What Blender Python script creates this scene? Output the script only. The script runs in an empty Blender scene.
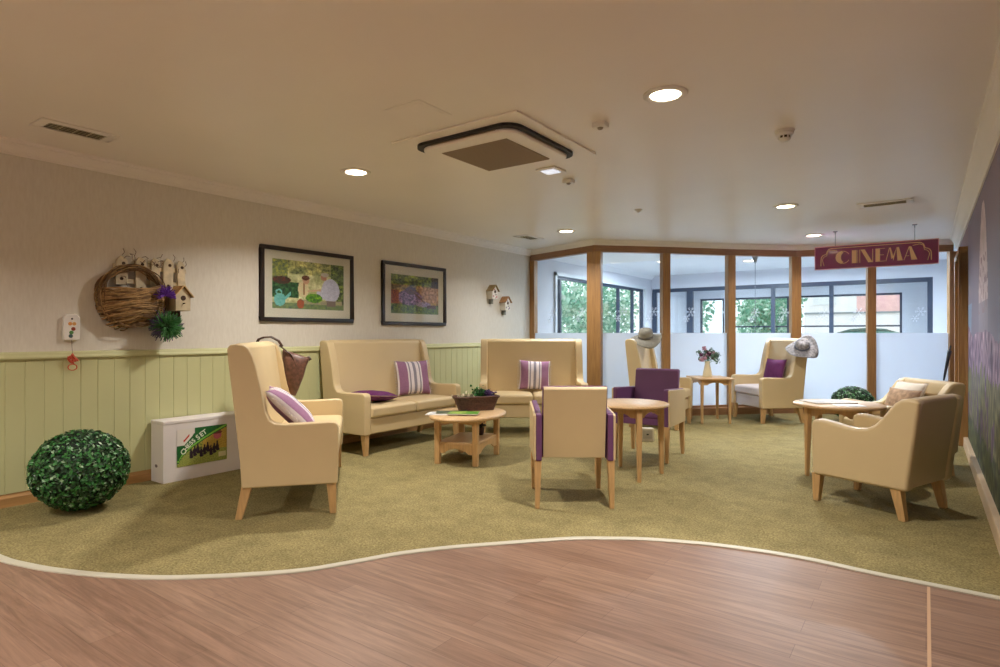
import bpy, bmesh, math, random
from math import sin, cos, pi, radians, sqrt, atan2
from mathutils import Vector, Matrix, noise
random.seed(7)
S = bpy.context.scene
COL = S.collection

# ---------------------------------------------------------------- camera, world, exposure
FPX = 600.0
YAW = math.atan(426 / FPX)
CAMZ = 1.18
cd = bpy.data.cameras.new('camera')
cd.sensor_width = 36
cd.lens = 36 * FPX / 1000
cd.shift_y = 0.0005
cd.clip_end = 200
cam_o = bpy.data.objects.new('camera', cd)
COL.objects.link(cam_o)
cam_o.location = (0, 0, CAMZ)
cam_o.rotation_euler = (pi / 2, 0, YAW)
S.camera = cam_o
S.view_settings.view_transform = 'Standard'
S.view_settings.look = 'None'
S.view_settings.exposure = 0.08
S.view_settings.gamma = 1.0
S.view_settings.use_curve_mapping = False
S.cycles.use_denoising = True
S.cycles.max_bounces = 8
S.cycles.diffuse_bounces = 5
S.cycles.transparent_max_bounces = 16
S.cycles.sample_clamp_indirect = 4.0
S.cycles.caustics_reflective = False
S.cycles.caustics_refractive = False
w = bpy.data.worlds.new('sky')
S.world = w
w.use_nodes = True
w.node_tree.nodes['Background'].inputs[0].default_value = (0.90, 0.965, 1.0, 1)
w.node_tree.nodes['Background'].inputs[1].default_value = 2.2
SUN_ON = True
LIGHT_W = 36.0      # watts per downlight
WARM = (1.0, 0.94, 0.86)
COOL = (0.78, 0.90, 1.0)

R2 = Vector((cos(YAW), sin(YAW)))
F2 = Vector((-sin(YAW), cos(YAW)))
def cw(lat, d, z=0.0):
    """sideways / forward distances from the standpoint -> place in the room"""
    p = R2 * lat + F2 * d
    return Vector((p.x, p.y, z))
def ca(deg):
    return radians(deg) + YAW

XL, XR, ZC = -5.12, 0.36, 2.5

# ---------------------------------------------------------------- materials
def lin(c):
    c = c / 255.0
    return c / 12.92 if c <= 0.04045 else ((c + 0.055) / 1.055) ** 2.4
def rgb(*c):
    return (lin(c[0]), lin(c[1]), lin(c[2]), 1)
MATS = {}
def mat(name, c, rough=0.6, var=0.0, scale=8.0, bump=0.0, bscale=200.0, metal=0.0, emit=None, es=0.0, stretch=None, spec=None, coat=0.0):
    if name in MATS:
        return MATS[name]
    m = bpy.data.materials.new(name)
    m.use_nodes = True
    nt = m.node_tree
    p = nt.nodes['Principled BSDF']
    p.inputs['Base Color'].default_value = rgb(*c)
    p.inputs['Roughness'].default_value = rough
    p.inputs['Metallic'].default_value = metal
    if spec is not None:
        p.inputs['Specular IOR Level'].default_value = spec
    p.inputs['Coat Weight'].default_value = coat
    tc = nt.nodes.new('ShaderNodeTexCoord')
    vec = tc.outputs['Object']
    if stretch:
        mp = nt.nodes.new('ShaderNodeMapping')
        mp.inputs['Scale'].default_value = stretch
        nt.links.new(vec, mp.inputs['Vector'])
        vec = mp.outputs['Vector']
    if var > 0:
        n = nt.nodes.new('ShaderNodeTexNoise')
        n.inputs['Scale'].default_value = scale
        n.inputs['Detail'].default_value = 4
        nt.links.new(vec, n.inputs['Vector'])
        r = nt.nodes.new('ShaderNodeValToRGB')
        a = tuple(max(0, x * (1 - var)) for x in rgb(*c)[:3]) + (1,)
        b = tuple(min(1, x * (1 + var)) for x in rgb(*c)[:3]) + (1,)
        r.color_ramp.elements[0].position = 0.3
        r.color_ramp.elements[1].position = 0.7
        r.color_ramp.elements[0].color = a
        r.color_ramp.elements[1].color = b
        nt.links.new(n.outputs['Fac'], r.inputs['Fac'])
        nt.links.new(r.outputs['Color'], p.inputs['Base Color'])
    if bump > 0:
        n2 = nt.nodes.new('ShaderNodeTexNoise')
        n2.inputs['Scale'].default_value = bscale
        n2.inputs['Detail'].default_value = 2
        nt.links.new(vec, n2.inputs['Vector'])
        bp = nt.nodes.new('ShaderNodeBump')
        bp.inputs['Strength'].default_value = bump
        bp.inputs['Distance'].default_value = 0.005
        nt.links.new(n2.outputs['Fac'], bp.inputs['Height'])
        nt.links.new(bp.outputs['Normal'], p.inputs['Normal'])
    if emit:
        p.inputs['Emission Color'].default_value = rgb(*emit)
        p.inputs['Emission Strength'].default_value = es
    MATS[name] = m
    return m

CREAM = mat('cream_vinyl', (207, 186, 145), 0.42, 0.03, 3, 0.05, 300)
LILAC = mat('pale_lilac_vinyl', (214, 208, 214), 0.4, 0.03, 3, 0.05, 300)
PURPLE = mat('purple_vinyl', (104, 62, 104), 0.5, 0.06, 6, 0.08, 300)
OAK = mat('oak', (196, 158, 108), 0.42, 0.14, 5, 0.03, 60, stretch=(14, 14, 1.2))
OAKX = mat('oak_top', (206, 172, 128), 0.4, 0.10, 5, 0.03, 60, stretch=(1.2, 14, 14))
TRIM = mat('wood_trim', (158, 118, 72), 0.45, 0.16, 5, 0.04, 60, stretch=(12, 12, 0.9))
TRIMH = mat('wood_rail', (146, 108, 76), 0.45, 0.14, 5, 0.04, 60, stretch=(1.2, 1.2, 14))
BASEW = mat('baseboard_wood', (176, 134, 84), 0.45, 0.14, 5, 0.04, 60, stretch=(14, 1.0, 14))
CEIL = mat('ceiling_paint', (240, 236, 230), 0.36, 0.015, 1.5)
CORN = mat('cornice_paint', (238, 234, 228), 0.6, 0.01, 2)
SAGE = mat('sage_paint', (196, 197, 150), 0.5, 0.02, 3)
WHITE = mat('white_plastic', (232, 230, 226), 0.4)
DARK = mat('dark_frame', (38, 28, 24), 0.35)
BLACK = mat('black', (18, 17, 20), 0.5)
GREY = mat('grey_metal', (150, 150, 148), 0.35, metal=0.6)
BLUEG = mat('blue_grey_frame', (42, 56, 76), 0.4)
SUNW = mat('sunroom_paint', (205, 208, 216), 0.7, 0.02, 2)
SUNC = mat('sunroom_ceiling', (232, 234, 238), 0.7, 0.01, 2)
MOUNT = mat('mount_card', (222, 214, 196), 0.7)
CARD = mat('white_card', (226, 220, 220), 0.55, 0.015, 6)
LEAFD = mat('leaf_dark', (28, 66, 34), 0.4)
LEAFM = mat('leaf_mid', (60, 128, 62), 0.38)
LEAFL = mat('leaf_light', (140, 176, 140), 0.35)
SOIL = mat('soil', (40, 32, 24), 0.9)

def wallpaper():
    m = mat('wallpaper', (205, 196, 184), 0.75)
    nt = m.node_tree; p = nt.nodes['Principled BSDF']
    tc = nt.nodes.new('ShaderNodeTexCoord')
    mp = nt.nodes.new('ShaderNodeMapping'); mp.inputs['Scale'].default_value = (1, 22, 5)
    n = nt.nodes.new('ShaderNodeTexNoise'); n.inputs['Scale'].default_value = 3.0; n.inputs['Detail'].default_value = 5
    r = nt.nodes.new('ShaderNodeValToRGB')
    r.color_ramp.elements[0].position = .3; r.color_ramp.elements[1].position = .7
    r.color_ramp.elements[0].color = rgb(212, 207, 196); r.color_ramp.elements[1].color = rgb(220, 216, 206)
    nt.links.new(tc.outputs['Object'], mp.inputs['Vector']); nt.links.new(mp.outputs['Vector'], n.inputs['Vector'])
    nt.links.new(n.outputs['Fac'], r.inputs['Fac']); nt.links.new(r.outputs['Color'], p.inputs['Base Color'])
    return m
WALLP = wallpaper()

def carpet():
    m = mat('carpet', (168, 152, 96), 0.95, spec=0.1)
    nt = m.node_tree; p = nt.nodes['Principled BSDF']
    tc = nt.nodes.new('ShaderNodeTexCoord')
    n = nt.nodes.new('ShaderNodeTexNoise'); n.inputs['Scale'].default_value = 95; n.inputs['Detail'].default_value = 2; n.inputs['Distortion'].default_value = .6
    n3 = nt.nodes.new('ShaderNodeTexNoise'); n3.inputs['Scale'].default_value = 5; n3.inputs['Detail'].default_value = 9; n3.inputs['Roughness'].default_value = .75
    r = nt.nodes.new('ShaderNodeValToRGB')
    r.color_ramp.elements[0].position = .32; r.color_ramp.elements[1].position = .68
    r.color_ramp.elements[0].color = rgb(112, 102, 66); r.color_ramp.elements[1].color = rgb(158, 146, 104)
    mx = nt.nodes.new('ShaderNodeMix'); mx.data_type = 'RGBA'; mx.blend_type = 'OVERLAY'; mx.inputs[0].default_value = .6
    nt.links.new(tc.outputs['Object'], n.inputs['Vector']); nt.links.new(tc.outputs['Object'], n3.inputs['Vector'])
    nt.links.new(n.outputs['Fac'], r.inputs['Fac'])
    nt.links.new(r.outputs['Color'], mx.inputs[6]); nt.links.new(n3.outputs['Fac'], mx.inputs[7])
    nt.links.new(mx.outputs[2], p.inputs['Base Color'])
    bp = nt.nodes.new('ShaderNodeBump'); bp.inputs['Strength'].default_value = .3; bp.inputs['Distance'].default_value = .006
    nt.links.new(n.outputs['Fac'], bp.inputs['Height']); nt.links.new(bp.outputs['Normal'], p.inputs['Normal'])
    return m
CARPET = carpet()

def vinyl_planks():
    m = mat('wood_plank_floor', (150, 104, 84), 0.45)
    nt = m.node_tree; p = nt.nodes['Principled BSDF']
    tc = nt.nodes.new('ShaderNodeTexCoord')
    br = nt.nodes.new('ShaderNodeTexBrick')
    br.offset = 0.37; br.inputs['Scale'].default_value = 1.0
    br.inputs['Brick Width'].default_value = 1.1; br.inputs['Row Height'].default_value = 0.12
    br.inputs['Mortar Size'].default_value = 0.0012; br.inputs['Mortar Smooth'].default_value = 0.3
    br.inputs['Color1'].default_value = rgb(148, 119, 101); br.inputs['Color2'].default_value = rgb(134, 104, 87)
    br.inputs['Mortar'].default_value = rgb(112, 84, 72); br.inputs['Bias'].default_value = 0
    mp = nt.nodes.new('ShaderNodeMapping'); mp.inputs['Scale'].default_value = (1.1, 17, 1)
    n = nt.nodes.new('ShaderNodeTexNoise'); n.inputs['Scale'].default_value = 2.2; n.inputs['Detail'].default_value = 8; n.inputs['Distortion'].default_value = .7; n.inputs['Roughness'].default_value = .65
    r = nt.nodes.new('ShaderNodeValToRGB')
    r.color_ramp.elements[0].position = .34; r.color_ramp.elements[1].position = .66
    r.color_ramp.elements[0].color = (.28, .265, .255, 1); r.color_ramp.elements[1].color = (.60, .60, .60, 1)
    mx = nt.nodes.new('ShaderNodeMix'); mx.data_type = 'RGBA'; mx.blend_type = 'OVERLAY'; mx.inputs[0].default_value = .75
    L = nt.links.new
    L(tc.outputs['Object'], br.inputs['Vector']); L(tc.outputs['Object'], mp.inputs['Vector']); L(mp.outputs['Vector'], n.inputs['Vector'])
    L(n.outputs['Fac'], r.inputs['Fac']); L(br.outputs['Color'], mx.inputs[6]); L(r.outputs['Color'], mx.inputs[7])
    L(mx.outputs[2], p.inputs['Base Color'])
    return m
PLANK = vinyl_planks()

def glass_mat():
    m = bpy.data.materials.new('clear_glass'); m.use_nodes = True
    nt = m.node_tree; nt.nodes.clear()
    o = nt.nodes.new('ShaderNodeOutputMaterial'); t = nt.nodes.new('ShaderNodeBsdfTransparent')
    t.inputs[0].default_value = (.96, .975, .98, 1)
    g = nt.nodes.new('ShaderNodeBsdfGlossy'); g.inputs['Roughness'].default_value = .02
    lw = nt.nodes.new('ShaderNodeLayerWeight'); lw.inputs['Blend'].default_value = .5
    pw_ = nt.nodes.new('ShaderNodeMath'); pw_.operation = 'POWER'; pw_.inputs[1].default_value = 5
    fr = nt.nodes.new('ShaderNodeMath'); fr.operation = 'MULTIPLY_ADD'; fr.inputs[1].default_value = .8; fr.inputs[2].default_value = .03
    nt.links.new(lw.outputs['Facing'], pw_.inputs[0]); nt.links.new(pw_.outputs[0], fr.inputs[0])
    mx = nt.nodes.new('ShaderNodeMixShader')
    nt.links.new(fr.outputs[0], mx.inputs[0]); nt.links.new(t.outputs[0], mx.inputs[1]); nt.links.new(g.outputs[0], mx.inputs[2])
    nt.links.new(mx.outputs[0], o.inputs[0])
    return m
GLASS = glass_mat()
def frost_mat():
    m = bpy.data.materials.new('frosted_film'); m.use_nodes = True
    nt = m.node_tree; nt.nodes.clear()
    o = nt.nodes.new('ShaderNodeOutputMaterial')
    t = nt.nodes.new('ShaderNodeBsdfTranslucent'); t.inputs[0].default_value = (.86, .90, .96, 1)
    d = nt.nodes.new('ShaderNodeBsdfDiffuse'); d.inputs[0].default_value = (.80, .84, .90, 1)
    mx = nt.nodes.new('ShaderNodeMixShader'); mx.inputs[0].default_value = .45
    nt.links.new(t.outputs[0], mx.inputs[1]); nt.links.new(d.outputs[0], mx.inputs[2])
    nt.links.new(mx.outputs[0], o.inputs[0])
    return m
FROST = frost_mat()
def vcol_mat(name, rough=.6):
    m = bpy.data.materials.new(name); m.use_nodes = True
    nt = m.node_tree; a = nt.nodes.new('ShaderNodeVertexColor'); a.layer_name = 'Col'
    nt.links.new(a.outputs[0], nt.nodes['Principled BSDF'].inputs['Base Color'])
    nt.nodes['Principled BSDF'].inputs['Roughness'].default_value = rough
    return m
PRINT = vcol_mat('printed_picture', .5)
MURAL = vcol_mat('printed_mural', .6)

# ---------------------------------------------------------------- mesh helpers
class MB:
    def __init__(s):
        s.bm = bmesh.new(); s.mi = 0
    def face(s, vs):
        try:
            f = s.bm.faces.new(vs); f.material_index = s.mi; return f
        except ValueError:
            return None
    def box(s, x0, x1, y0, y1, z0, z1, M=None):
        c = [(x0,y0,z0),(x1,y0,z0),(x1,y1,z0),(x0,y1,z0),(x0,y0,z1),(x1,y0,z1),(x1,y1,z1),(x0,y1,z1)]
        v = [s.bm.verts.new((M @ Vector(p)) if M else p) for p in c]
        for q in ((3,2,1,0),(4,5,6,7),(0,1,5,4),(1,2,6,5),(2,3,7,6),(3,0,4,7)):
            s.face([v[i] for i in q])
        return s
    def frust(s, cb, sb, ct, st, zb, zt):
        v = []
        for (c, h, z) in ((cb, sb, zb), (ct, st, zt)):
            for dx, dy in ((-1,-1),(1,-1),(1,1),(-1,1)):
                v.append(s.bm.verts.new((c[0]+dx*h, c[1]+dy*h, z)))
        for q in ((3,2,1,0),(4,5,6,7),(0,1,5,4),(1,2,6,5),(2,3,7,6),(3,0,4,7)):
            s.face([v[i] for i in q])
        return s
    def prism(s, pts, a, b, axis='y', M=None):
        """polygon in the two other axes, extruded from a to b along axis"""
        def mk(p, t):
            q = {'y': (p[0], t, p[1]), 'x': (t, p[0], p[1]), 'z': (p[0], p[1], t)}[axis]
            return s.bm.verts.new((M @ Vector(q)) if M else q)
        A = [mk(p, a) for p in pts]; Bv = [mk(p, b) for p in pts]
        s.face(A[::-1]); s.face(Bv)
        n = len(pts)
        for i in range(n):
            s.face([A[i], A[(i+1) % n], Bv[(i+1) % n], Bv[i]])
        return s
    def tube(s, path, r, n=8, closed=False, r2=None):
        P = [Vector(p) for p in path]
        rings = []
        N = len(P)
        up = None
        for i, p in enumerate(P):
            if closed: t = P[(i+1) % N] - P[i-1]
            else: t = P[min(i+1, N-1)] - P[max(i-1, 0)]
            if t.length < 1e-9: t = Vector((0, 0, 1))
            t.normalize()
            if up is None:
                up = Vector((0, 0, 1)) if abs(t.z) < .9 else Vector((1, 0, 0))
            a = t.cross(up)
            if a.length < 1e-4: a = t.cross(Vector((1, .3, 0)))
            a.normalize(); b = a.cross(t).normalized(); up = b
            rr = r if r2 is None else r + (r2 - r) * i / (N - 1)
            rings.append([s.bm.verts.new(p + a * rr * cos(2*pi*k/n) + b * rr * sin(2*pi*k/n)) for k in range(n)])
        m = N if closed else N - 1
        for i in range(m):
            A, Bq = rings[i], rings[(i+1) % N]
            for k in range(n):
                s.face([A[k], A[(k+1) % n], Bq[(k+1) % n], Bq[k]])
        if not closed:
            s.face(rings[0][::-1]); s.face(rings[-1])
        return s
    def lathe(s, prof, n=32, c=(0, 0, 0), sx=1, sy=1, M=None):
        rings = []
        for r, z in prof:
            ring = []
            for k in range(n):
                q = Vector((c[0]+r*sx*cos(2*pi*k/n), c[1]+r*sy*sin(2*pi*k/n), c[2]+z))
                ring.append(s.bm.verts.new((M @ q) if M else q))
            rings.append(ring)
        for i in range(len(rings)-1):
            for k in range(n):
                s.face([rings[i][k], rings[i][(k+1) % n], rings[i+1][(k+1) % n], rings[i+1][k]])
        if prof[0][0] > 1e-6: s.face(rings[0][::-1])
        if prof[-1][0] > 1e-6: s.face(rings[-1])
        return s
    def leaf(s, p, n, size, asp=.5):
        n = Vector(n).normalized()
        t = Vector((random.uniform(-1,1), random.uniform(-1,1), random.uniform(-1,1)))
        a = n.cross(t)
        if a.length < 1e-3: return s
        a.normalize(); b = n.cross(a)
        p = Vector(p); k = size * asp
        m = n * size * .18
        v = [s.bm.verts.new(q) for q in (p - a*size, p + b*k + m, p + a*size, p - b*k + m)]
        s.face(v)
        return s
    def build(s, name, mats, parent=None, loc=(0, 0, 0), rot=(0, 0, 0), bevel=0, seg=3, smooth=False, lim=35, sub=0, weld=True):
        if weld: bmesh.ops.remove_doubles(s.bm, verts=s.bm.verts, dist=1e-5)
        bmesh.ops.recalc_face_normals(s.bm, faces=s.bm.faces)
        me = bpy.data.meshes.new(name); s.bm.to_mesh(me); s.bm.free()
        if not isinstance(mats, (list, tuple)): mats = [mats]
        for m in mats: me.materials.append(m)
        o = bpy.data.objects.new(name, me); COL.objects.link(o)
        o.location = loc; o.rotation_euler = rot
        if parent: o.parent = parent
        if bevel:
            b = o.modifiers.new('bevel', 'BEVEL'); b.width = bevel; b.segments = seg; b.limit_method = 'ANGLE'; b.angle_limit = radians(lim)
            b.harden_normals = False
        if sub:
            q = o.modifiers.new('subd', 'SUBSURF'); q.levels = sub; q.render_levels = sub
        if smooth or bevel:
            for f in me.polygons: f.use_smooth = True
        if bevel:
            wn = o.modifiers.new('wn', 'WEIGHTED_NORMAL'); wn.keep_sharp = True
        return o

def tag(o, label, cat, group=None):
    o['label'] = label; o['category'] = cat
    if group: o['group'] = group
    return o
def thing(name, label, cat, loc=(0, 0, 0), rot=0.0, group=None):
    o = bpy.data.objects.new(name, None); COL.objects.link(o)
    o.empty_display_size = .1
    o.location = loc
    o.rotation_euler = rot if isinstance(rot, (tuple, list)) else (0, 0, rot)
    return tag(o, label, cat, group)
def struct(o, label=None):
    o['kind'] = 'structure'
    if label: o['label'] = label
    return o
def dup(root, loc, rot, label, group=None):
    r = root.copy(); COL.objects.link(r); r.location = loc
    r.rotation_euler = rot if isinstance(rot, (tuple, list)) else (0, 0, rot)
    r['label'] = label
    if group: r['group'] = group
    for ch in list(root.children):
        c = ch.copy(); COL.objects.link(c); c.parent = r
        for g in list(ch.children):
            d = g.copy(); COL.objects.link(d); d.parent = c
    return r

def sweep(path, prof, name, m, smooth=False, **kw):
    """sweep a (offset, z) profile along a 2-D path; offset is to the right of travel"""
    P = [Vector((p[0], p[1])) for p in path]
    mb = MB(); rings = []
    for i, p in enumerate(P):
        d0 = (P[i] - P[i-1]).normalized() if i > 0 else None
        d1 = (P[i+1] - P[i]).normalized() if i < len(P) - 1 else None
        if d0 is None: d0 = d1
        if d1 is None: d1 = d0
        n0 = Vector((d0.y, -d0.x)); n1 = Vector((d1.y, -d1.x))
        n = (n0 + n1).normalized(); k = 1 / max(.3, n.dot(n0))
        rings.append([mb.bm.verts.new((p.x + n.x*o*k, p.y + n.y*o*k, z)) for o, z in prof])
    q = len(prof)
    for i in range(len(rings)-1):
        for k in range(q):
            mb.face([rings[i][k], rings[i][(k+1) % q], rings[i+1][(k+1) % q], rings[i+1][k]])
    mb.face(rings[0]); mb.face(rings[-1][::-1])
    return mb.build(name, m, smooth=smooth, **kw)

def paint(name, W, H, nx, ny, fn, m, parent, loc, rot):
    """a printed sheet, lying in its own X (width) / Z (height) plane, facing -Y, W x H, 1.5 mm thick"""
    me = bpy.data.meshes.new(name)
    vs, fs = [], []
    for j in range(ny+1):
        for i in range(nx+1):
            vs.append((-W/2 + W*i/nx, 0, -H/2 + H*j/ny))
    for j in range(ny):
        for i in range(nx):
            a = j*(nx+1)+i
            fs.append((a, a+1, a+nx+2, a+nx+1))
    nb = len(vs); back = len(fs)
    vs += [(-W/2, .0015, -H/2), (W/2, .0015, -H/2), (W/2, .0015, H/2), (-W/2, .0015, H/2)]
    fs.append((nb+3, nb+2, nb+1, nb))
    me.from_pydata(vs, [], fs)
    ca_ = me.color_attributes.new('Col', 'BYTE_COLOR', 'CORNER')
    for pi_, poly in enumerate(me.polygons):
        if pi_ >= back: c = (.6, .6, .6, 1)
        else:
            i = pi_ % nx; j = pi_ // nx
            r, g, b = fn((i+.5)/nx, (j+.5)/ny)
            c = (lin(max(0, min(255, r))), lin(max(0, min(255, g))), lin(max(0, min(255, b))), 1)
        for li in poly.loop_indices: ca_.data[li].color = c
    me.materials.append(m)
    o = bpy.data.objects.new(name, me); COL.objects.link(o)
    o.location = loc; o.rotation_euler = rot
    if parent: o.parent = parent
    return o
def nz(x, y, z=0.0):
    return noise.noise(Vector((x, y, z)))

# ---------------------------------------------------------------- room shell
curve_uv = [(0,557),(30,565),(60,570),(110,575),(165,577),(230,575),(300,570),(350,562),(400,553),(450,547),(500,543),(540,540),(575,538),(610,538),(650,539),(720,545),(800,557),(870,572),(940,586),(1000,598)]
# the carpet edge on the floor, in metres (sideways, forward from the standpoint)
edge = []
for u, v in curve_uv:
    d = FPX * CAMZ / (v - 334.0)
    edge.append(cw((u-500)/FPX*d, d))
edge = [Vector((XL, edge[0].y - .02, 0)), Vector((-4.6, edge[0].y - .03, 0))] + edge + [Vector((XR, edge[-1].y, 0))]
def smooth_path(P, n=4):
    out = []
    for i in range(len(P)-1):
        p0, p1, p2, p3 = P[max(i-1, 0)], P[i], P[i+1], P[min(i+2, len(P)-1)]
        for k in range(n):
            t = k/n
            out.append(.5*((2*p1)+(p2-p0)*t+(2*p0-5*p1+4*p2-p3)*t*t+(3*p1-p0-3*p2+p3)*t*t*t))
    out.append(P[-1]); return out
edge = smooth_path(edge)

# partition line (posts), as floor points
PN = [Vector((XL, 8.08, 0)), cw(1.336, 8.45), cw(2.37, 8.62), cw(3.393, 8.85), cw(4.425, 9.0), cw(5.39, 8.72), cw(6.33, 8.40)]
PN[-1].x = XR - .06
YS = 13.25     # dark screen in the sunroom
YE = 15.6      # outer wall with windows

# floor (timber-look planks) and carpet
mb = MB(); mb.box(XL-.12, 4.0, -4.0, YE+.2, -.06, -.004)
struct(mb.build('floor', PLANK), 'brown timber-look plank floor')
mb = MB()
poly = [(p.x, p.y) for p in edge] + [(PN[-1].x, PN[-1].y)] + [(p.x, p.y) for p in PN[-2::-1]]
mb.prism(poly, -.004, 0.0, 'z')
struct(mb.build('floor', CARPET), 'olive green carpet floor')
mb = MB(); mb.prism([(p.x, p.y) for p in PN] + [(XR, YE), (XL, YE)], -.004, 0.0, 'z')
struct(mb.build('floor', mat('sunroom_floor', (176, 180, 184), .6, .03, 3)))
strip = sweep([(p.x, p.y) for p in edge], [(-.016, 0), (-.016, .003), (-.008, .006), (.022, .006), (.028, .002), (.028, -.004), (-.016, -.004)], 'trim_1', mat('edging_strip', (192, 188, 172), .45))
struct(strip, 'pale edging strip between carpet and planks')
seam = MB().box(.004, .016, -1.0, edge[-3].y - .03, -.0045, -.0025).build('trim_2', mat('floor_joint', (196, 160, 128), .5))
struct(seam)
# ceiling
struct(MB().box(XL-.12, 4.0, -4.0, PN[3].y+1.2, ZC, ZC+.12).build('ceiling', CEIL))
struct(MB().box(XL-.12, 4.0, PN[3].y+1.2, YE+.3, ZC, ZC+.12).build('ceiling', SUNC))
# left wall: lounge, then sunroom with two openings
struct(MB().box(XL-.12, XL, -4.0, PN[0].y, 0, ZC).build('wall_left', WALLP))
wl = MB()
for y0, y1, z0, z1 in ((PN[0].y, 8.85, 0, ZC), (8.85, 12.75, 0, .9), (8.85, 12.75, 2.17, ZC), (10.3, 10.55, .9, 2.17), (12.75, YE+.2, 0, ZC)):
    wl.box(XL-.12, XL, y0, y1, z0, z1)
struct(wl.build('wall_left', SUNW))
# back wall of the open area behind the standpoint, and its right side
struct(MB().box(XL-.12, 4.0, -4.12, -4.0, 0, ZC).build('wall_back', WALLP))
struct(MB().box(4.0, 4.12, -4.0, 2.3, 0, ZC).build('wall_side', WALLP))
struct(MB().box(XR, 4.0, 2.2, 2.32, 0, ZC).build('wall_return', WALLP))
# right wall with door opening, then sunroom side
wr = MB()
wr.box(XR, XR+.12, 2.2, 8.07, 0, ZC); wr.box(XR, XR+.12, 8.07, 9.0, 2.02, ZC); wr.box(XR, XR+.12, 9.0, PN[-1].y, 0, ZC)
struct(wr.build('wall_right', mat('plum_wall', (150, 132, 142), .7, .02, 3)))
struct(MB().box(XR, XR+.12, PN[-1].y, YE+.2, 0, ZC).build('wall_right', SUNW))
# matchboard dado with V grooves
mb = MB(); g = .009; y = -4.0; pts = []
step = .112
pts = [(XL, -4.0)]
pts.append((XL+.018, -4.0))
while y < PN[0].y - .06:
    y2 = min(y + step, PN[0].y - .05)
    pts += [(XL+.018, y + .004), (XL+.018, y2 - .004), (XL+.014, y2)]
    y = y2
pts.append((XL, y))
mb.prism(pts, .09, 1.0, 'z')
struct(mb.build('trim_3', SAGE), 'sage green matchboard panelling')
struct(sweep([(XL, -4), (XL, PN[0].y-.05)], [(0, 1.0), (.030, 1.0), (.036, 1.008), (.036, 1.018), (.028, 1.03), (.024, 1.045), (0, 1.055)], 'trim_4', SAGE), 'sage green dado rail')
struct(sweep([(XL, -4), (XL, PN[0].y-.05)], [(0, 0), (.024, 0), (.024, .06), (.016, .075), (.012, .09), (0, .09)], 'baseboard_left', BASEW))
struct(sweep([(XR, 7.95), (XR, 2.32)], [(0, 0), (.04, 0), (.04, .09), (.036, .1), (0, .1)], 'baseboard_right', mat('pale_skirting', (214, 190, 160), .45, .05, 4)))
# cornice
CP = [(0, 2.41), (.012, 2.41), (.016, 2.425), (.035, 2.435), (.06, 2.46), (.068, 2.475), (.085, 2.48), (.09, 2.5), (0, 2.5)]
path = [(XL, -4.0), (XL, PN[0].y)]
struct(sweep(path, CP, 'trim_5', CORN, smooth=False), 'white cornice on the left wall')
CPR = [(0, 2.33), (.012, 2.33), (.018, 2.36), (.04, 2.39), (.065, 2.45), (.075, 2.465), (.088, 2.475), (.092, 2.5), (0, 2.5)]
struct(sweep([(XR, 10.3), (XR, 2.2)], CPR, 'trim_6', CORN), 'white cornice on the right wall')
pp = [(p.x, p.y) for p in PN]
PB = [(-.05, 2.425), (.055, 2.425), (.062, 2.45), (.085, 2.47), (.095, 2.5), (-.05, 2.5)]
struct(sweep(pp, PB, 'trim_7', CORN), 'white cornice above the glazed screen')
struct(sweep([(XL, PN[0].y+.1), (XL, YS)], [(0, 2.42), (.02, 2.42), (.07, 2.48), (.08, 2.5), (0, 2.5)], 'trim_8', SUNC))

# glazed screen: header, bottom rail, posts, panes
struct(sweep(pp, [(-.045, 2.335), (.05, 2.335), (.05, 2.425), (-.045, 2.425)], 'trim_9', TRIMH), 'timber head rail of the glazed screen')
struct(sweep(pp, [(-.045, 0), (.05, 0), (.05, .10), (.03, .115), (.03, .14), (-.03, .14), (-.045, .12)], 'trim_10', TRIMH), 'timber bottom rail of the glazed screen')
pw = [.085, .20, .115, .115, .14, .11, .10]
def flake(mb, c, r, M):
    for k in range(6):
        a = k*pi/3
        mb.box(0, r, -.0024, .0024, -.0005, .0005, M @ Matrix.Translation(c) @ Matrix.Rotation(pi/2, 4, 'X') @ Matrix.Rotation(a, 4, 'Z'))
        for t in (.55, .8):
            for sg in (-1, 1):
                mb.box(0, r*.28, -.002, .002, -.0005, .0005, M @ Matrix.Translation(c) @ Matrix.Rotation(pi/2, 4, 'X') @ Matrix.Rotation(a, 4, 'Z') @ Matrix.Translation((r*t, 0, 0)) @ Matrix.Rotation(sg*pi/3, 4, 'Z'))
for i, p in enumerate(PN):
    a = (PN[min(i+1, 6)] - PN[max(i-1, 0)]); ang = atan2(a.y, a.x)
    c = Vector(p)
    if i == 0: c.x += pw[i]/2; ang = 0
    w2 = pw[i]/2
    mb = MB().box(-w2, w2, -.06, .05, .0, 2.335)
    if i == 1: mb.box(-.012, .012, -.066, -.06, .0, 2.335)
    struct(mb.build('trim_%d' % (11+i), TRIM, loc=(c.x, c.y, 0), rot=(0, 0, ang), bevel=.006, seg=2), 'upright timber post of the glazed screen')
for i in range(6):
    a, b = PN[i], PN[i+1]
    dv = (b - a); L = dv.length; ang = atan2(dv.y, dv.x); mid = (a + b)/2
    w2 = L/2 - .03
    pane = MB().box(-w2, w2, .0, .008, .14, 2.335).build('window_%d' % (i+1), GLASS, loc=(mid.x, mid.y, 0), rot=(0, 0, ang))
    struct(pane, 'glass pane of the screen, frosted below')
    MB().box(-w2, w2, -.0015, -.0005, .14, 1.195).build('frosted_film', FROST, parent=pane)
    mb = MB()
    I = Matrix.Identity(4)
    n = 2 if L > 1.0 else 1
    for k in range(n):
        flake(mb, Vector(((k - (n-1)/2)*L*.45 + .12, -.002, 1.50)), .07, I)
        flake(mb, Vector(((k - (n-1)/2)*L*.45 + .05, -.002, 1.40)), .05, I)
    mb.build('snowflake_decal', FROST, parent=pane)
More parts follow.
